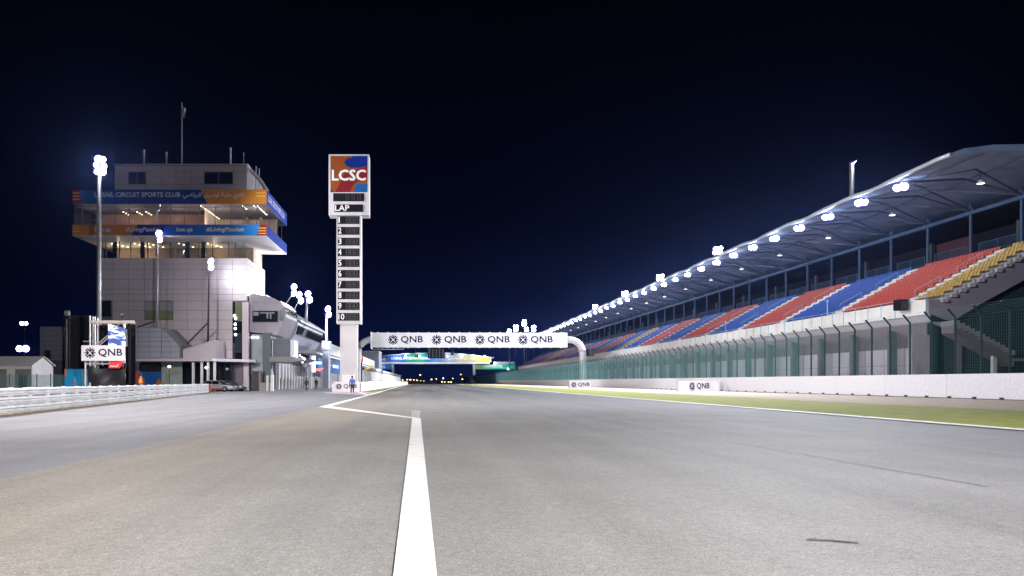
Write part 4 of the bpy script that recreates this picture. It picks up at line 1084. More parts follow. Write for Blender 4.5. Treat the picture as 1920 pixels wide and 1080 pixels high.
MB().box(ex(511), ex(544), EY, EY+3, ez(669), ez(635.5)).build('grey_box', mat('slate_box', (.085,.10,.135), .5), P)
MB().box(ex(544)+.02, ex(551.5), EY+.1, EY+3, ez(669), ez(638)).build('box_side', M['white'], P)
MB().prism_y([(ex(508),ez(679)),(ex(550),ez(679.5)),(ex(566),ez(677)),(ex(577),ez(672.5)),(ex(568),ez(671)),(ex(548),ez(669.2)),(ex(508),ez(669.2))], EY-1, EY+8).build('canopy', mat('canopy_grey', (.20,.19,.21), .5), P)
for px, py in ((552,667),(557,668),(562,666),(566,669),(569,671),(571,673.5),(567,679)):
    MB().lathe(W(px, py, EY-1.2), (0.3,-1,-.2), [(0,.07),(.1,.09),(.12,.05)], 8).build('canopy_lamp', M['cool'], P)
# garages
MB().box(-26, -23.2, 121, 300, 0, 6.0).build('garage_wall', M['panelg'], P)
for k in range(30):
    y = 118.6+k*2.75+(0 if k < 9 else 0)
    MB().box(-23.0, -22.7, y-.22, y+.22, 0, 4.0).build('garage_pilaster', M['white'], P)
for k in range(29):
    y = 118.6+k*2.75
    MB().box(-23.18, -23.05, y+.3, y+2.45, 0.02, 1.75).build('garage_door', M['glassd'], P)
MB().box(-25.2, -23.0, 117, 119.5, 0, 5.0).build('corner_wall', M['concd'], P)
for y in (135, 149, 163, 177): MB().box(-20.6, -20.2, y, y+.5, 0, 5.9).build('canopy_post', M['white'], P)
MB().prism_y([(-24,6.9),(-20.4,6.8),(-19.6,6.35),(-19.6,6.15),(-20.4,6.3),(-24,6.4)], 138, 300).build('lane_canopy', M['white'], P)
MB().box(-24, -20.3, 150.6, 300, 6.95, 9.3).build('upper_back', M['steel'], P)
adb = MB(); adb.box(-20.25, -20.05, 133, 146, 3.0, 5.7)
ad = adb.build('led_board', ramp_x('led_board_print', [(0,(.5,.52,.6)),(.3,(.05,.2,.5)),(.7,(.06,.10,.22)),(1,(.04,.2,.5))], 'Y')[0], P); ORG[ad.name] = ORG[P.name]
ad2 = MB().box(-20.25, -20.05, 151, 178, 3.0, 5.7).build('led_board', ramp_x('led_board_print_two', [(0,(.03,.18,.5)),(.5,(.05,.1,.25)),(1,(.03,.2,.55))], 'Y')[0], P); ORG[ad2.name] = ORG[P.name]
b = MB(); b.box(-20.0, -19.95, 153, 160, 4.5, 4.8).box(-20.0, -19.95, 153, 158, 4.0, 4.3).box(-20.0, -19.95, 163, 174, 4.2, 4.9); b.build('board_stripe', M['printw'], ad2)
scr = MB().box(XP(585.5,131), XP(592,131), 130.7, 131, ZP(698,131), ZP(667,131)).box(XP(580,131), XP(585.4,131), 130.75, 130.95, ZP(683,131), ZP(678,131)).box(XP(592.1,131), XP(603,131), 130.75, 130.95, ZP(683,131), ZP(678,131))
scr.build('lit_screen', emit('white_screen', (.95,.96,1), 1.2, True), P)
MB().prism_y([(XP(592.2,131),ZP(696,131)),(XP(592.2,131),ZP(691,131)),(XP(608,131),ZP(690,131)),(XP(602,131),ZP(694.5,131))], 130.7, 130.95).build('lit_red_strip', emit('red_screen', (1,.25,.22), 1.4, True), P)
for px, Y, x in ((484, 111, 0), (521, 112.5, 0)):
    pass
MB().box(XP(475,99), XP(487,99), 98.5, 100.5, 0, ZP(697,99)).build('dark_kiosk', mat('dark_brown', (.05,.035,.04), .6), P)
MB().box(XP(472,99), XP(489,99), 98.3, 100.6, ZP(697,99)+.01, ZP(696,99)+.02).build('kiosk_lid', M['seam'], P)
bx_ = thing('white_cabinets', 'pair of narrow pale service cabinets before the teal pillar of the pit building', 'cabinet', (XP(505,98), 98, 0))
MB().box(XP(500,98), XP(503,98), 97.8, 98.2, 0, ZP(704,98)).build('narrow_box', M['concw'], bx_); MB().box(XP(508,98), XP(513,98), 97.8, 98.3, 0, ZP(703,98)).build('wide_box', M['concw'], bx_)
MB().box(XP(486,98.6), XP(507,98.6), 98.5, 98.7, 0, 1.1).build('low_panel', M['panelg'], bx_)
# masts of the pit building and the block under the last one
mast('floodlight on a leaning pole over the pit building, farthest left of the pit roof four', W(533, 575, 116), W(549, 550, 116), (10, 80, 0), 60000, R=.5, rows=2, cols=1, pr=.09, beam=(40, 150, 3), angle=90)
mast('floodlight on a leaning pole over the pit building, second of the pit roof four', W(540, 602, 119), W(560, 564, 119), (10, 90, 0), 30000, R=.48, rows=2, cols=1, pr=.08, beam=(-21.5, 103, 18), angle=60)
mast('floodlight on an upright pole over the pit building, third of the pit roof four', W(573.5, 612, 127), W(575.5, 562, 127), (10, 100, 0), 140000, R=.52, rows=2, cols=1, pr=.24, beam=(10, 194, 10), angle=80)
mast('floodlight on an upright pole on the grey block beside the score tower', W(612, 645, 140), W(612, 590, 140), (8, 110, 0), 130000, R=.55, rows=2, cols=1, pr=.28, beam=(38, 235, 3), angle=75)
b = thing('plant_block', 'grey roof block under the floodlight pole left of the score tower', 'block', (XP(611.5,140), 140, 0))
MB().box(XP(604.5,140), XP(618,140), 139, 142, 7, ZP(641,140)).build('block', M['cladb'], b); MB().box(XP(603.5,140), XP(619,140), 138.8, 142.2, ZP(641,140), ZP(640,140)).build('lid', M['steel'], b)
MB().box(XP(606,140), XP(617,140), 139.2, 141.8, 0, 6.99).build('base', M['cladb'], b)
b = thing('far_pit_block', 'pale grey block at the far end of the pit building behind the score tower', 'building', (-25, 210, 0))
MB().box(-29, -18.8, 302, 320, 0, 13.0).build('wall', M['cladb'], b); MB().box(-29.2, -18.6, 301.8, 320.2, 13.0, 13.4).build('roof', M['steel'], b)

# ------------------------------------------------------------------ guard rail on the left
t = thing('guard_rail', 'white four-rail metal guard rail along the left edge of the pit lane', 'guard rail', (-19, 55, 0))
p0 = Vector((-12.4, 10, 0)); p1 = Vector((-23.6, 83, 0)); r = (p1-p0).normalized(); nrm = Vector((r.y, -r.x, 0))
Lr = (p1-p0).length
nseg = 19
for j in range(3):
    zc = .19+.32*j
    rb = MB()
    prof = [(-.0,-.143),(.07,-.12),(.08,-.065),(.0,-.024),(.0,.024),(.08,.065),(.07,.12),(0,.143),(-.03,.143),(-.03,-.143)]
    for i in range(nseg):
        a = p0+r*(Lr*i/nseg); b_ = p0+r*(Lr*(i+1)/nseg+.15); off = .006*(i % 2)
        sagz = .008*math.sin(i*2.1+j)
        vs = [a+nrm*(u+off)+Z1*(zc+v+sagz) for u, v in prof]+[b_+nrm*(u+off)+Z1*(zc+v+sagz) for u, v in prof]
        n = len(prof); rb.add(vs, [(k, k+n, (k+1) % n+n, (k+1) % n) for k in range(n)]+[tuple(range(n)), tuple(range(2*n-1, n-1, -1))])
    rb.build('rail', M['rail'], t)
for i in range(37):
    a = p0+r*(Lr*i/36)-nrm*.1
    MB().obox(a+Z1*.5, r*.04, nrm*.065, Z1*.5).build('post', M['steel'], t)
MB().obox(p1+r*.25+Z1*.45, r*.06, nrm*.3, Z1*.45).build('orange_end_cap', mat('orange_marker', (.55,.14,.05), .5), t)
# sandy strip at its foot
struct(MB().poly([(p0+nrm*.55)[:2]+(.021,) if False else tuple((p0+nrm*.6)[:2])+(.021,), tuple((p1+nrm*.6)[:2])+(.021,), tuple((p1-nrm*.6)[:2])+(.021,), tuple((p0-nrm*.6)[:2])+(.021,)]), 'dirt_strip', mat('dirt', (.33,.23,.15), .95, var=.25, scale=2))

# ------------------------------------------------------------------ scaffold with screen and sign
CY = 65.0
def cx(px): return XP(px, CY)
def czz(py): return ZP(py, CY)
t = thing('scaffold_tower', 'scaffold frame of pale poles wrapped in black tarpaulin below', 'scaffold', (cx(200), CY, 0))
sc = MB()
for px, d, top in ((169,0,592),(174.5,1.6,594),(178.5,0.2,594),(183.5,1.8,596),(160,0.1,676),(234,0.1,602),(232,1.8,602)):
    x = XP(px, CY+d); sc.tube([(x, CY+d, 0), (x, CY+d, ZP(top, CY+d))], .075, 8)
sc.build('pole', M['steel'], t)
hb = MB(); hb.box(cx(168), cx(252), CY-.1, CY+.12, czz(606), czz(601)); hb.tube([(cx(168), CY+1.7, czz(603)), (cx(240), CY+1.7, czz(603))], .07, 6)
hb.build('top_beam', mat('timber', (.48,.40,.36), .7), t)
db = MB(); db.tube([W(180,648,CY), W(221,612,CY)], .05, 6).tube([W(186,648,CY), W(222,617,CY)], .05, 6).tube([W(218,612,CY), W(229,603,CY)], .05, 6).tube([W(156,640,CY), W(186,640,CY)], .04, 6).tube([W(158,682,CY), W(233,682,CY)], .07, 6)
for px in (160, 175, 191, 205): db.tube([W(px,677,CY), W(px+2,685,CY)], .05, 6)
db.build('brace', M['steel'], t)
tp = MB(); vs = []
NX, NZ = 14, 8
for i in range(NX+1):
    for j in range(NZ+1):
        u, v = i/NX, j/NZ
        x = cx(166)+(cx(238)-cx(166))*u; zt = czz(685+4*math.sin(u*5)+(3 if .25 < u < .6 else 0)); zz = zt*v
        vs.append((x, CY-.15+.16*math.sin(u*9+v*4)*(.4+v*.3)+.1*math.sin(v*7-u*6), max(zz, .0)))
tp.add(vs, [(i*(NZ+1)+j, (i+1)*(NZ+1)+j, (i+1)*(NZ+1)+j+1, i*(NZ+1)+j+1) for i in range(NX) for j in range(NZ)])
tp.build('tarpaulin', M['tarp'], t, smooth=True)
MB().box(cx(237), cx(242), CY+.3, CY+.4, 0, czz(606)).box(cx(166), cx(236), CY+2.1, CY+2.2, 0, czz(606)).build('back_sheet', M['matt'], t)
t = thing('lit_bank_sign', 'white bank sign hung on the scaffold tower', 'sign', (cx(197), CY-.4, czz(676)))
MB().box(cx(157), cx(236.5), CY-.45, CY-.2, czz(676), czz(648)).build('panel', M['white'], t)
lg = MB(); bank_mark(lg, (cx(198), CY-.462, czz(662)), X1, Z1, 20.5*CY/1440); lg.build('logo', [M['navy'], M['magenta']], t)
MB().box(cx(156.4), cx(237), CY-.42, CY-.2, czz(677.3), czz(676.1)).build('bottom_edge', M['steel'], t)
t = thing('led_screen', 'bright blue and white screen standing above the bank sign on the scaffold', 'screen', W(222, 648, CY-.6))
s0 = [(208.5,608),(236,617),(236.5,650),(209,650)]
def dep(px): return CY-.65+(px-208)*.012
sm_, sn_, sp_ = nodes('led_screen_picture')
tcn = sn_.nodes.new('ShaderNodeTexCoord'); mp = sn_.nodes.new('ShaderNodeMapping'); mp.inputs['Rotation'].default_value = (0, math.radians(-38), 0); mp.inputs['Scale'].default_value = (.75, 1, 2.2)
nz = sn_.nodes.new('ShaderNodeTexNoise'); nz.inputs['Scale'].default_value = 1.25; nz.inputs['Detail'].default_value = 2
sn_.links.new(tcn.outputs['Object'], mp.inputs[0]); sn_.links.new(mp.outputs[0], nz.inputs['Vector'])
rr = sn_.nodes.new('ShaderNodeValToRGB'); sn_.links.new(nz.outputs['Fac'], rr.inputs[0]); rr.color_ramp.interpolation = 'LINEAR'
for i, (p_, c_) in enumerate(((.40,(.006,.03,.26)),(.47,(.02,.13,.6)),(.5,(.9,.95,1)),(1,(1,1,1)))):
    q = rr.color_ramp.elements[i] if i < 2 else rr.color_ramp.elements.new(.6)
    q.position = p_; q.color = (*c_, 1)
sn_.links.new(rr.outputs[0], sp_.inputs['Emission Color']); sp_.inputs['Emission Strength'].default_value = 1.5; sp_.inputs['Base Color'].default_value = (.01,.01,.015,1)
fr_ = [Vector((cx(a), dep(a), czz(b))) for a, b in s0]; bk = [q+Vector((0,.2,0)) for q in fr_]
MB().add(fr_+bk, [(3,2,1,0),(4,5,6,7),(0,1,5,4),(1,2,6,5),(2,3,7,6),(3,0,4,7)]).build('screen_face', sm_, t)
MB().add([q+Vector((.02,.21,0)) for q in fr_]+[q+Vector((.1,.4,0)) for q in fr_], [(3,2,1,0),(4,5,6,7),(0,1,5,4),(1,2,6,5),(2,3,7,6),(3,0,4,7)]).build('case', M['black'], t)
t = thing('red_sign', 'small glowing red sign under the bank sign on the scaffold', 'sign', W(223, 690, CY-.6))
MB().prism_y([(cx(210),czz(690)),(cx(229),czz(690.5)),(cx(236),czz(680)),(cx(236),czz(677.6)),(cx(228),czz(679.5)),(cx(212),czz(679.5))], CY-.7, CY-.55).build('face', emit('red_glow', (1,.015,.02), .95, True), t)
MB().prism_y([(cx(213),czz(687.5)),(cx(226),czz(687.8)),(cx(229),czz(683.5)),(cx(228),czz(683)),(cx(225),czz(686.5)),(cx(213.5),czz(686))], CY-.75, CY-.71).build('stroke', emit('pink_glow', (1,.45,.35), 1.5), t)
MB().box(cx(210), cx(236), CY-.54, CY-.46, czz(689), czz(680)).build('case', M['black'], t)

# painted hoardings
def hoarding(label, x0, x1, Y, top, base_, patches):
    t = thing('hoarding', label, 'hoarding', ((x0+x1)/2, Y, 0), 'painted hoardings behind the guard rail')
    MB().box(x0, x1, Y, Y+.08, 0, top).build('panel', base_, t)
    for nm, pts in patches:
        MB().poly([(x0+(x1-x0)*a, Y-.006, top*b) for a, b in pts]).build('print', nm, t)
hc = mat('cyan_print', (.02,.24,.50), .5); ho = mat('orange_print', (.50,.15,.03), .5); hm_ = mat('pink_print', (.46,.06,.28), .5); hr_ = mat('coral_print', (.55,.09,.06), .5); hb_ = mat('blue_print', (.02,.10,.32), .5)
hoarding('cyan hoarding with orange shapes left of the black scaffold tarpaulin', XP(121,70), XP(152,70), 70, ZP(692,70), hc, [(ho, [(0,.7),(.07,.72),(.13,.85),(.1,1),(0,1)]), (ho, [(.55,.05),(.72,.05),(.7,.35),(.66,.62),(.6,.6),(.58,.3)])])
hoarding('grey-blue hoarding with an orange shape beside the scaffold tarpaulin', XP(152.3,70), XP(166,70), 70, ZP(692,70), mat('dusty_blue_print', (.09,.26,.34), .5), [(ho, [(.1,.05),(.5,.05),(.35,.4),(.2,.35)])])
hoarding('pink and coral hoarding right of the black scaffold tarpaulin', XP(239,74), XP(262,74), 74, ZP(696,74), hm_, [(hr_, [(.5,.02),(1,.02),(1,1),(.75,1),(.6,.6)]), (ho, [(.1,.02),(.5,.02),(.45,.5),(.3,.4),(.2,.6)])])
hoarding('blue hoarding with orange patches beside the glass entrance', XP(262.3,74), XP(303,74), 74, ZP(697,74), hb_, [(ho, [(.7,.02),(1,.02),(1,.6),(.85,.72),(.75,.5)]), (ho, [(.28,.02),(.4,.02),(.36,.5),(.3,.4)])])

# ------------------------------------------------------------------ far left: tents, blocks, lamp post, fence
t = thing('white_tent', 'long white marquee with a gabled end at the left edge of the scene', 'tent', (-50, 80, 0))
xg = XP(60, 78); ye0, ye1 = 78.0, 82.4; zr_ = ZP(668, 80.2); ze = ZP(683, 78)
MB().add([(xg-26,ye0-.25,ze-.05),(xg+.2,ye0-.25,ze-.05),(xg+.2,80.2,zr_),(xg-26,80.2,zr_),(xg-26,ye1+.25,ze-.05),(xg+.2,ye1+.25,ze-.05),
          (xg-26,ye0-.25,ze-.13),(xg+.2,ye0-.25,ze-.13),(xg+.2,80.2,zr_-.08),(xg-26,80.2,zr_-.08),(xg-26,ye1+.25,ze-.13),(xg+.2,ye1+.25,ze-.13)],
         [(0,1,2,3),(3,2,5,4),(6,9,8,7),(9,10,11,8),(0,6,7,1),(1,7,8,2),(2,8,11,5)]).build('roof', M['wallwhite'], t)
MB().add([(xg,ye0,0),(xg,ye1,0),(xg,ye1,ze-.15),(xg,80.2,zr_-.12),(xg,ye0,ze-.15)], [(0,1,2,3,4)]).build('gable', M['white'], t)
MB().box(xg-26, xg-.02, ye0, ye0+.06, 0, ze-.15).build('side_wall', M['concw'], t)
dm = mat('grey_curtain', (.30,.27,.28), .8)  # plain grey, darker than the tent wall
for a, b_ in ((28,58),(-30,12)): MB().box(XP(a,77.9), XP(b_,77.9), 77.94, 77.99, 0, 2.5).build('curtain', dm, t)
MB().box(XP(34,77.8), XP(50,77.8), 77.88, 77.93, 0, 1.9).build('doorway', M['dark'], t)
t = thing('slatted_block', 'grey box building with horizontal cladding behind the white tent', 'building', (XP(98,120), 120, 0))
MB().box(XP(75,120), XP(121,120), 120, 130, 0, ZP(612.5,120)).build('core', M['seam'], t)
MB().plates([XP(75,120), XP(84,120), XP(109,120), XP(121,120)], [ZP(p,120) for p in (676,667,657,648,639,630,621,612.5)], 120, 0, .05, .06).build('cladding', M['cladb'], t)
t = thing('dark_block', 'tall dark brown block left of the control tower', 'building', (XP(153,110), 110, 0))
MB().box(XP(127,110), XP(188,110), 110, 124, 0, ZP(594,110)).build('wall', mat('dark_brown_wall', (.04,.033,.035), .8), t); MB().box(XP(126,110), XP(188.5,110), 109.8, 124.2, ZP(594,110), ZP(592,110)).build('parapet', M['seam'], t)
t = thing('lamp_post', 'dark lamp post with two unlit grey lanterns left of the dark block', 'lamp post', (XP(123.5,90), 90, 0))
MB().tube([(XP(124,90), 90, 0), (XP(124,90), 90, ZP(594,90))], .16, 8).tube([(XP(129,90), 90.2, 0), (XP(129,90), 90.2, ZP(600,90))], .07, 6).build('pole', M['black'], t)
for px in (123.5, 128.5): MB().lathe((XP(px,90), 90, ZP(592,90)), Z1, [(0,.16),(.25,.22),(.55,.17),(.65,.05)], 10).build('lantern', M['steel'], t)
MB().box(XP(120,90), XP(131,90), 89.7, 90.3, ZP(598,90), ZP(593,90)).build('bracket', M['black'], t)
t = thing('rooftop_camera', 'small dark camera on a short post above the scaffold beam', 'camera', W(231, 602, CY+3))
MB().tube([W(231,604,CY+2.2), W(231,594,CY+2.2)], .04, 6).build('post', M['dark'], t); MB().lathe(W(231,592,CY+2.2), -Y1, [(0,.1),(.2,.2),(.4,.12)], 8).build('body', M['dark'], t)
for px, py, R, nn, lab in ((42,652,.6,2,'bright floodlight mast far beyond the white tent'), (46,604,.34,2,'small high floodlight mast far behind, above the white tent')):
    Y = 150
    mast(lab, (XP(px,Y), Y, 0), W(px, py+3, Y), (XP(px,Y)+20, Y-60, 0), 0, R=R, rows=1, cols=nn, pr=.08, group='floodlight masts far to the left', pm=M['black'])
t = thing('mesh_fence', 'low dark green mesh fence in front of the white tent', 'fence', (XP(60,70), 70, 0))
fm = MB(); x = XP(-60,70)
while x < XP(121,70): fm.box(x-.008, x+.008, 70, 70.016, .05, 1.85); x += .07
for k in range(14): fm.box(XP(-60,70), XP(121,70), 70.02, 70.03, .08+.135*k, .092+.135*k)
fm.build('mesh', M['teal'], t)
for k in range(8): MB().box(XP(-60,70)+1.25*k-.03, XP(-60,70)+1.25*k+.03, 70.04, 70.1, 0, 1.95).build('post', M['tealpost'], t)

# ------------------------------------------------------------------ people
def skin_mesh(vs, es, rs, m, name, root, sub=1):
    me = bpy.data.meshes.new(name); me.from_pydata([tuple(v) for v in vs], es, [])
    o = bpy.data.objects.new(name, me); COL.objects.link(o)
    md = o.modifiers.new('s', 'SKIN'); md.use_smooth_shade = True
    for i, r_ in enumerate(rs):
        sv = me.skin_vertices[0].data[i]; r2 = r_ if isinstance(r_, tuple) else (r_, r_); sv.radius = r2; sv.use_root = i == 0
    sbm = o.modifiers.new('u', 'SUBSURF'); sbm.levels = sub; sbm.render_levels = sub
    dg = bpy.context.evaluated_depsgraph_get(); nm = bpy.data.meshes.new_from_object(o.evaluated_get(dg))
    bpy.data.objects.remove(o); bpy.data.meshes.remove(me)
    nm.materials.clear(); nm.materials.append(m)
    for p in nm.polygons: p.use_smooth = True; p.material_index = 0
    ob = bpy.data.objects.new(name, nm); COL.objects.link(ob); ob.parent = root
    return ob
def person(label, loc, rz, top, legs, skirt=None, step=.1, arm=.1, scale=1.0, vest=None, hair=M['hair'], sleeve=True):
    """1.75 m figure facing +y before the turn; step = stride, arm = swing"""
    t = thing('person', label, 'person', loc); t.rotation_euler[2] = rz; t.scale = (scale,)*3
    P_ = {'pel': (0,0,.93), 'waist': (0,0,1.08), 'chest': (0,.01,1.30), 'neckb': (0,0,1.46), 'neck': (0,.01,1.53), 'head': (0,.02,1.61), 'crown': (0,.01,1.71)}
    V = [P_['pel'], P_['waist'], P_['chest'], P_['neckb'], P_['neck'], P_['head'], P_['crown']]
    E_ = [(0,1),(1,2),(2,3),(3,4),(4,5),(5,6)]; Rr = [(.15,.11),(.135,.10),(.165,.11),(.075,.07),(.055,.058),(.078,.098),(.055,.07)]
    legp, armp = {}, {}
    for sgn in (-1, 1):
        st = step*sgn
        pts = [(.095*sgn,0,.86), (.105*sgn,st*.45+.02,.48), (.11*sgn,st-.03*(st < 0),.09), (.12*sgn,st+.15,.04)]
        b0 = len(V); V += pts; E_ += [(0,b0),(b0,b0+1),(b0+1,b0+2),(b0+2,b0+3)]; Rr += [.088,.058,.04,(.042,.03)]; legp[sgn] = pts
        sw = -arm*sgn
        ap = [(.19*sgn,0,1.41), (.25*sgn,sw*.4-.02,1.13), (.27*sgn,sw+.05,.88), (.272*sgn,sw+.065,.80)]
        b0 = len(V); V += ap; E_ += [(2,b0),(b0,b0+1),(b0+1,b0+2),(b0+2,b0+3)]; Rr += [.055,.042,.03,(.018,.04)]; armp[sgn] = ap
        hx, hy, hz = ap[3]
        for f in range(4):
            b1 = len(V); V += [(hx, hy-.027+.018*f, hz-.05), (hx-.012*sgn, hy-.025+.018*f, hz-.09-(.008 if f in (1,2) else 0))]
            E_ += [(b0+3,b1),(b1,b1+1)]; Rr += [.009,.008]
        b1 = len(V); V += [(hx-.01*sgn, hy+.045, hz-.02), (hx-.02*sgn, hy+.055, hz-.055)]; E_ += [(b0+3,b1),(b1,b1+1)]; Rr += [.010,.009]
    # face: nose and ears
    b1 = len(V); V += [(0,.125,1.605)]; E_ += [(5,b1)]; Rr += [.014]
    for sgn in (-1, 1): b1 = len(V); V += [(.088*sgn,.01,1.61)]; E_ += [(5,b1)]; Rr += [.018]
    skin_mesh(V, E_, Rr, M['skin'], 'body', t, 1)
    # clothes
    V = [P_['pel'][:2]+(.90,), P_['waist'], P_['chest'], (0,0,1.45)]; E_ = [(0,1),(1,2),(2,3)]; Rr = [(.175,.135),(.16,.125),(.19,.135),(.085,.08)]
    for sgn in (-1, 1):
        a = armp[sgn]; b0 = len(V); V += [a[0], a[1], tuple(Vector(a[1]).lerp(Vector(a[2]), .92))]; E_ += [(2,b0),(b0,b0+1),(b0+1,b0+2)]; Rr += [.075,.06,.047]
    skin_mesh(V, E_, Rr, top, 'jacket', t, 1)
    V = [(0,0,.95)]; E_ = []; Rr = [(.16,.125)]
    for sgn in (-1, 1):
        l = legp[sgn]; b0 = len(V); V += [l[0], l[1], tuple(Vector(l[1]).lerp(Vector(l[2]), .97))]; E_ += [(0,b0),(b0,b0+1),(b0+1,b0+2)]; Rr += [.105,.077,.062]
    skin_mesh(V, E_, Rr, legs, 'trousers', t, 1)
    for sgn in (-1, 1):
        l = legp[sgn]; skin_mesh([(l[2][0], l[2][1]-.05, .05), (l[3][0], l[3][1]+.02, .04)], [(0,1)], [.055,(.05,.04)], M['black'], 'shoe', t, 1)
    skin_mesh([(0,-.02,1.66), (0,-.005,1.71), (0,-.05,1.60), (0,-.045,1.55)], [(0,1),(0,2),(2,3)], [(.088,.10),(.07,.085),(.08,.06),(.06,.04)], hair, 'hair', t, 1)
    if vest:
        skin_mesh([(0,0,.96), (0,0,1.10), (0,.01,1.30), (0,0,1.44)], [(0,1),(1,2),(2,3)], [(.195,.155),(.185,.15),(.215,.16),(.10,.10)], vest, 'vest', t, 1)
    return t
person('person in a blue jacket and dark trousers standing before the bank barrier', (XP(660.5,76.8), 76.8, .02), 0, M['jblue'], M['trous'], step=.06, arm=.05)
person('person in an orange safety vest standing behind the guard rail', (XP(264,60), 60, .02), math.radians(12), M['cloth'], M['cloth'], step=.05, arm=.03, scale=1.06, vest=M['vest'])
person('dark-dressed person walking in front of the white garage pilasters', (XP(575,108), 108, .02), math.radians(60), M['cloth'], M['cloth'], step=.2, arm=.15)
person('dark-dressed person farther down the pit lane, nearer to the score tower', (XP(593,125), 125, .02), math.radians(-20), M['cloth'], M['cloth'], step=.08, arm=.08)

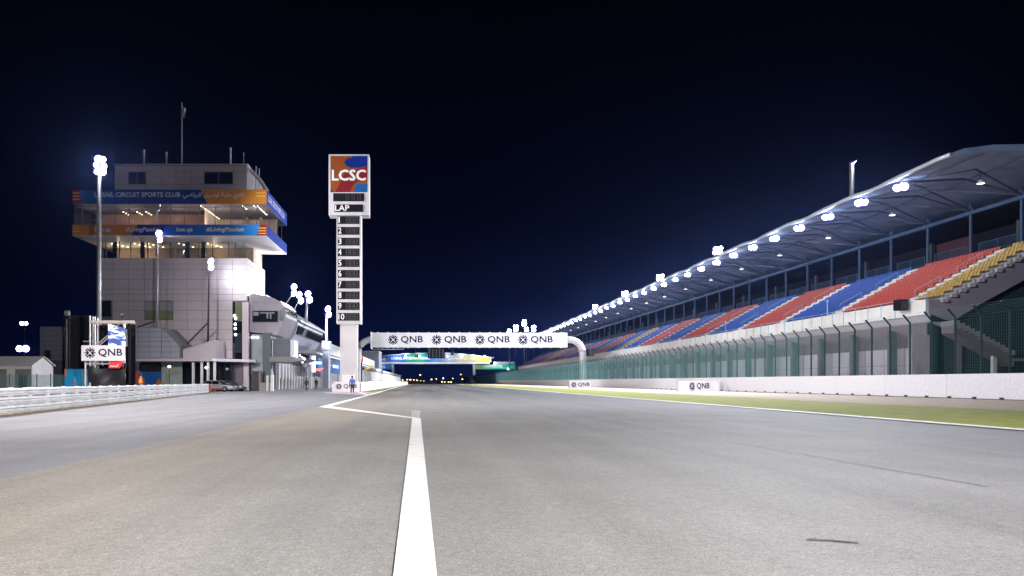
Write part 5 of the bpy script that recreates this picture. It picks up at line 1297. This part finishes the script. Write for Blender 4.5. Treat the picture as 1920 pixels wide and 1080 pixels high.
# ------------------------------------------------------------------ cars
def car(label, loc, rz, paint, stripe):
    t = thing('parked_car', label, 'car', loc, 'cars parked by the guard rail end'); t.rotation_euler[2] = rz
    sv = Vector(loc); ORG[t.name] = Vector((0, 0, 0))
    # stations from tail to nose: x, half width, sill z, shoulder z
    stn = [(-2.28,.62,.42,.78),(-2.18,.80,.28,.92),(-1.7,.90,.22,.97),(-.9,.91,.18,.93),(0,.91,.18,.90),(.8,.91,.18,.86),(1.45,.89,.22,.78),(1.95,.80,.24,.67),(2.2,.62,.30,.56),(2.27,.45,.36,.48)]
    m = MB(); vs = []; n = 10
    for x, w, s0, s1 in stn:
        mid = (s0+s1)/2
        vs += [(x,-w*.86,s0),(x,-w,s0+.1),(x,-w*1.0,mid),(x,-w*.97,s1-.08),(x,-w*.86,s1),(x,w*.86,s1),(x,w*.97,s1-.08),(x,w,mid),(x,w,s0+.1),(x,w*.86,s0)]
    fs = [tuple(range(n-1,-1,-1)), tuple((len(stn)-1)*n+k for k in range(n))]
    for i in range(len(stn)-1):
        for k in range(n): fs.append((i*n+k, i*n+(k+1) % n, (i+1)*n+(k+1) % n, (i+1)*n+k))
    m.add(vs, fs); body = m.build('body', paint, t, smooth=True)
    g = MB()
    rings = [[(-1.75,-.72,.94),(-1.75,.72,.94),(1.0,.74,.85),(1.0,-.74,.85)], [(-1.15,-.60,1.30),(-1.15,.60,1.30),(.18,.60,1.31),(.18,-.60,1.31)]]
    g.add(rings[0]+rings[1], [(0,3,2,1),(4,5,6,7),(0,1,5,4),(1,2,6,5),(2,3,7,6),(3,0,4,7)]); g.build('window_glass', M['glassd'], t)
    rf = MB(); rf.add([(-1.2,-.58,1.30),(-1.2,.58,1.30),(.15,.58,1.31),(.15,-.58,1.31),(-1.0,-.48,1.37),(-1.0,.48,1.37),(0,.48,1.375),(0,-.48,1.375)], [(0,3,2,1),(4,5,6,7),(0,1,5,4),(1,2,6,5),(2,3,7,6),(3,0,4,7)])
    for s in (-1, 1):
        rf.tube([(.98,s*.745,.86),(.19,s*.605,1.325),(-1.15,s*.605,1.315),(-1.74,s*.725,.95)], .03, 6); rf.tube([(-.45,s*.745,.9),(-.5,s*.61,1.31)], .03, 6)
    rf.build('roof', paint, t, smooth=False)
    for s in (-1, 1):
        MB().add([(-1.0,s*.921,.2),(1.0,s*.921,.2),(1.0,s*.925,.42),(-1.0,s*.925,.36),(-1.0,s*.89,.2),(1.0,s*.89,.2),(1.0,s*.89,.42),(-1.0,s*.89,.36)], [(0,1,2,3),(4,7,6,5),(0,4,5,1),(3,2,6,7),(0,3,7,4),(1,5,6,2)]).build('side_stripe', stripe, t)
        MB().obox((1.98,s*.60,.60),(.12,0,-.03),(0,.16,0),(.01,0,.05)).build('headlight', M['cool'] if False else M['printw'], t)
        MB().obox((-2.2,s*.58,.80),(.05,0,0),(0,.18,0),(0,0,.05)).build('tail_light', stripe, t)
        MB().obox((.72,s*.98,.96),(.07,0,0),(0,.09,0),(0,0,.06)).build('mirror', paint, t)
        MB().obox((.0,s*.93,.76),(.1,0,0),(0,.015,0),(0,0,.02)).build('door_handle', M['dark'], t)
        for x in (-1.38, 1.36):
            w = MB().lathe((x, s*.70, .33), (0,s,0), [(0,.26),(.02,.33),(.2,.33),(.22,.27)], 18).build('wheel', M['tyre'], t); ORG[w.name] = Vector((0,0,0))
            rm = MB(); rm.lathe((x, s*.915, .33), (0,s,0), [(0,.07),(.02,.06)], 10)
            for k in range(7):
                a = 2*math.pi*k/7; rm.obox((x+.14*math.cos(a), s*.922, .33+.14*math.sin(a)), (.11*math.cos(a),0,.11*math.sin(a)), (-.022*math.sin(a),0,.022*math.cos(a)), (0,.008,0))
            rm.lathe((x, s*.912, .33), (0,s,0), [(0,.255),(.012,.255)], 18, 1)
            rm.build('rim', [M['steel'], M['dark']], w)
    MB().obox((2.24,0,.42),(.03,0,0),(0,.42,0),(0,0,.07)).build('grille', M['black'], t)
    MB().obox((2.12,0,.27),(.16,0,0),(0,.66,0),(0,0,.02)).build('front_splitter', M['black'], t)
    MB().obox((-2.0,0,1.10),(.14,0,0),(0,.75,0),(0,0,.02)).build('spoiler', stripe, t)
    return t
pw = mat('white_car_paint', (.42,.42,.44), .12, .1, var=.02, coat=1); pr_ = mat('red_car_paint', (.45,.035,.02), .2, var=.02, coat=1); pdk = mat('grey_car_paint', (.14,.14,.16), .12, .3, var=.02, coat=1)
car('white and red sports car half hidden by the end of the guard rail', (XP(407,93), 93.5, .02), math.radians(-14), pw, pr_)
car('silver grey sports car parked behind the white and red one', (XP(428,97), 97.2, .02), math.radians(-16), pdk, pr_)

# ------------------------------------------------------------------ floodlight masts behind the viewer, same kind as those in view
WARM = (1, .95, .91)
mast('floodlight mast standing on the pit side behind the viewer', (-30, -12, 0), (-30, -12, 24), (-4, 58, 0), 420000, R=.45, rows=3, cols=2, pr=.25, group='floodlight masts behind the viewer', angle=55, blend=1, size=1.4, col=(1, .955, .93))
mast('floodlight mast beside the guard rail, outside the view', (-33, 14, 0), (-33, 14, 24), (46, 82, 6), 330000, R=.45, rows=3, cols=2, pr=.25, group='floodlight masts behind the viewer', angle=62, blend=1, size=1.4)
mast('unseen floodlight mast added beside the track to light the near asphalt', (19, -16, 0), (19, -16, 20), (1.5, 12, 0), 220000, R=.45, rows=3, cols=2, pr=.25, group='floodlight masts behind the viewer', angle=88, blend=.8, size=1.0, col=(1, .97, .945))  # unseen mast, added to brighten the asphalt close to the camera
hz = MB().box(-4010, 4010, -410, 7010, -1, 60).build('haze', []); hz['kind'] = 'stuff'  # thin volume added to give the lamps a glow
m = bpy.data.materials.new('glow_haze'); m.use_nodes = True; n = m.node_tree; n.nodes.clear()
o_ = n.nodes.new('ShaderNodeOutputMaterial'); v_ = n.nodes.new('ShaderNodeVolumePrincipled')
v_.inputs['Color'].default_value = (.22, .35, 1, 1); v_.inputs['Density'].default_value = .000045; v_.inputs['Anisotropy'].default_value = .8
n.links.new(v_.outputs[0], o_.inputs['Volume']); hz.data.materials.append(m)
bpy.context.view_layer.update()
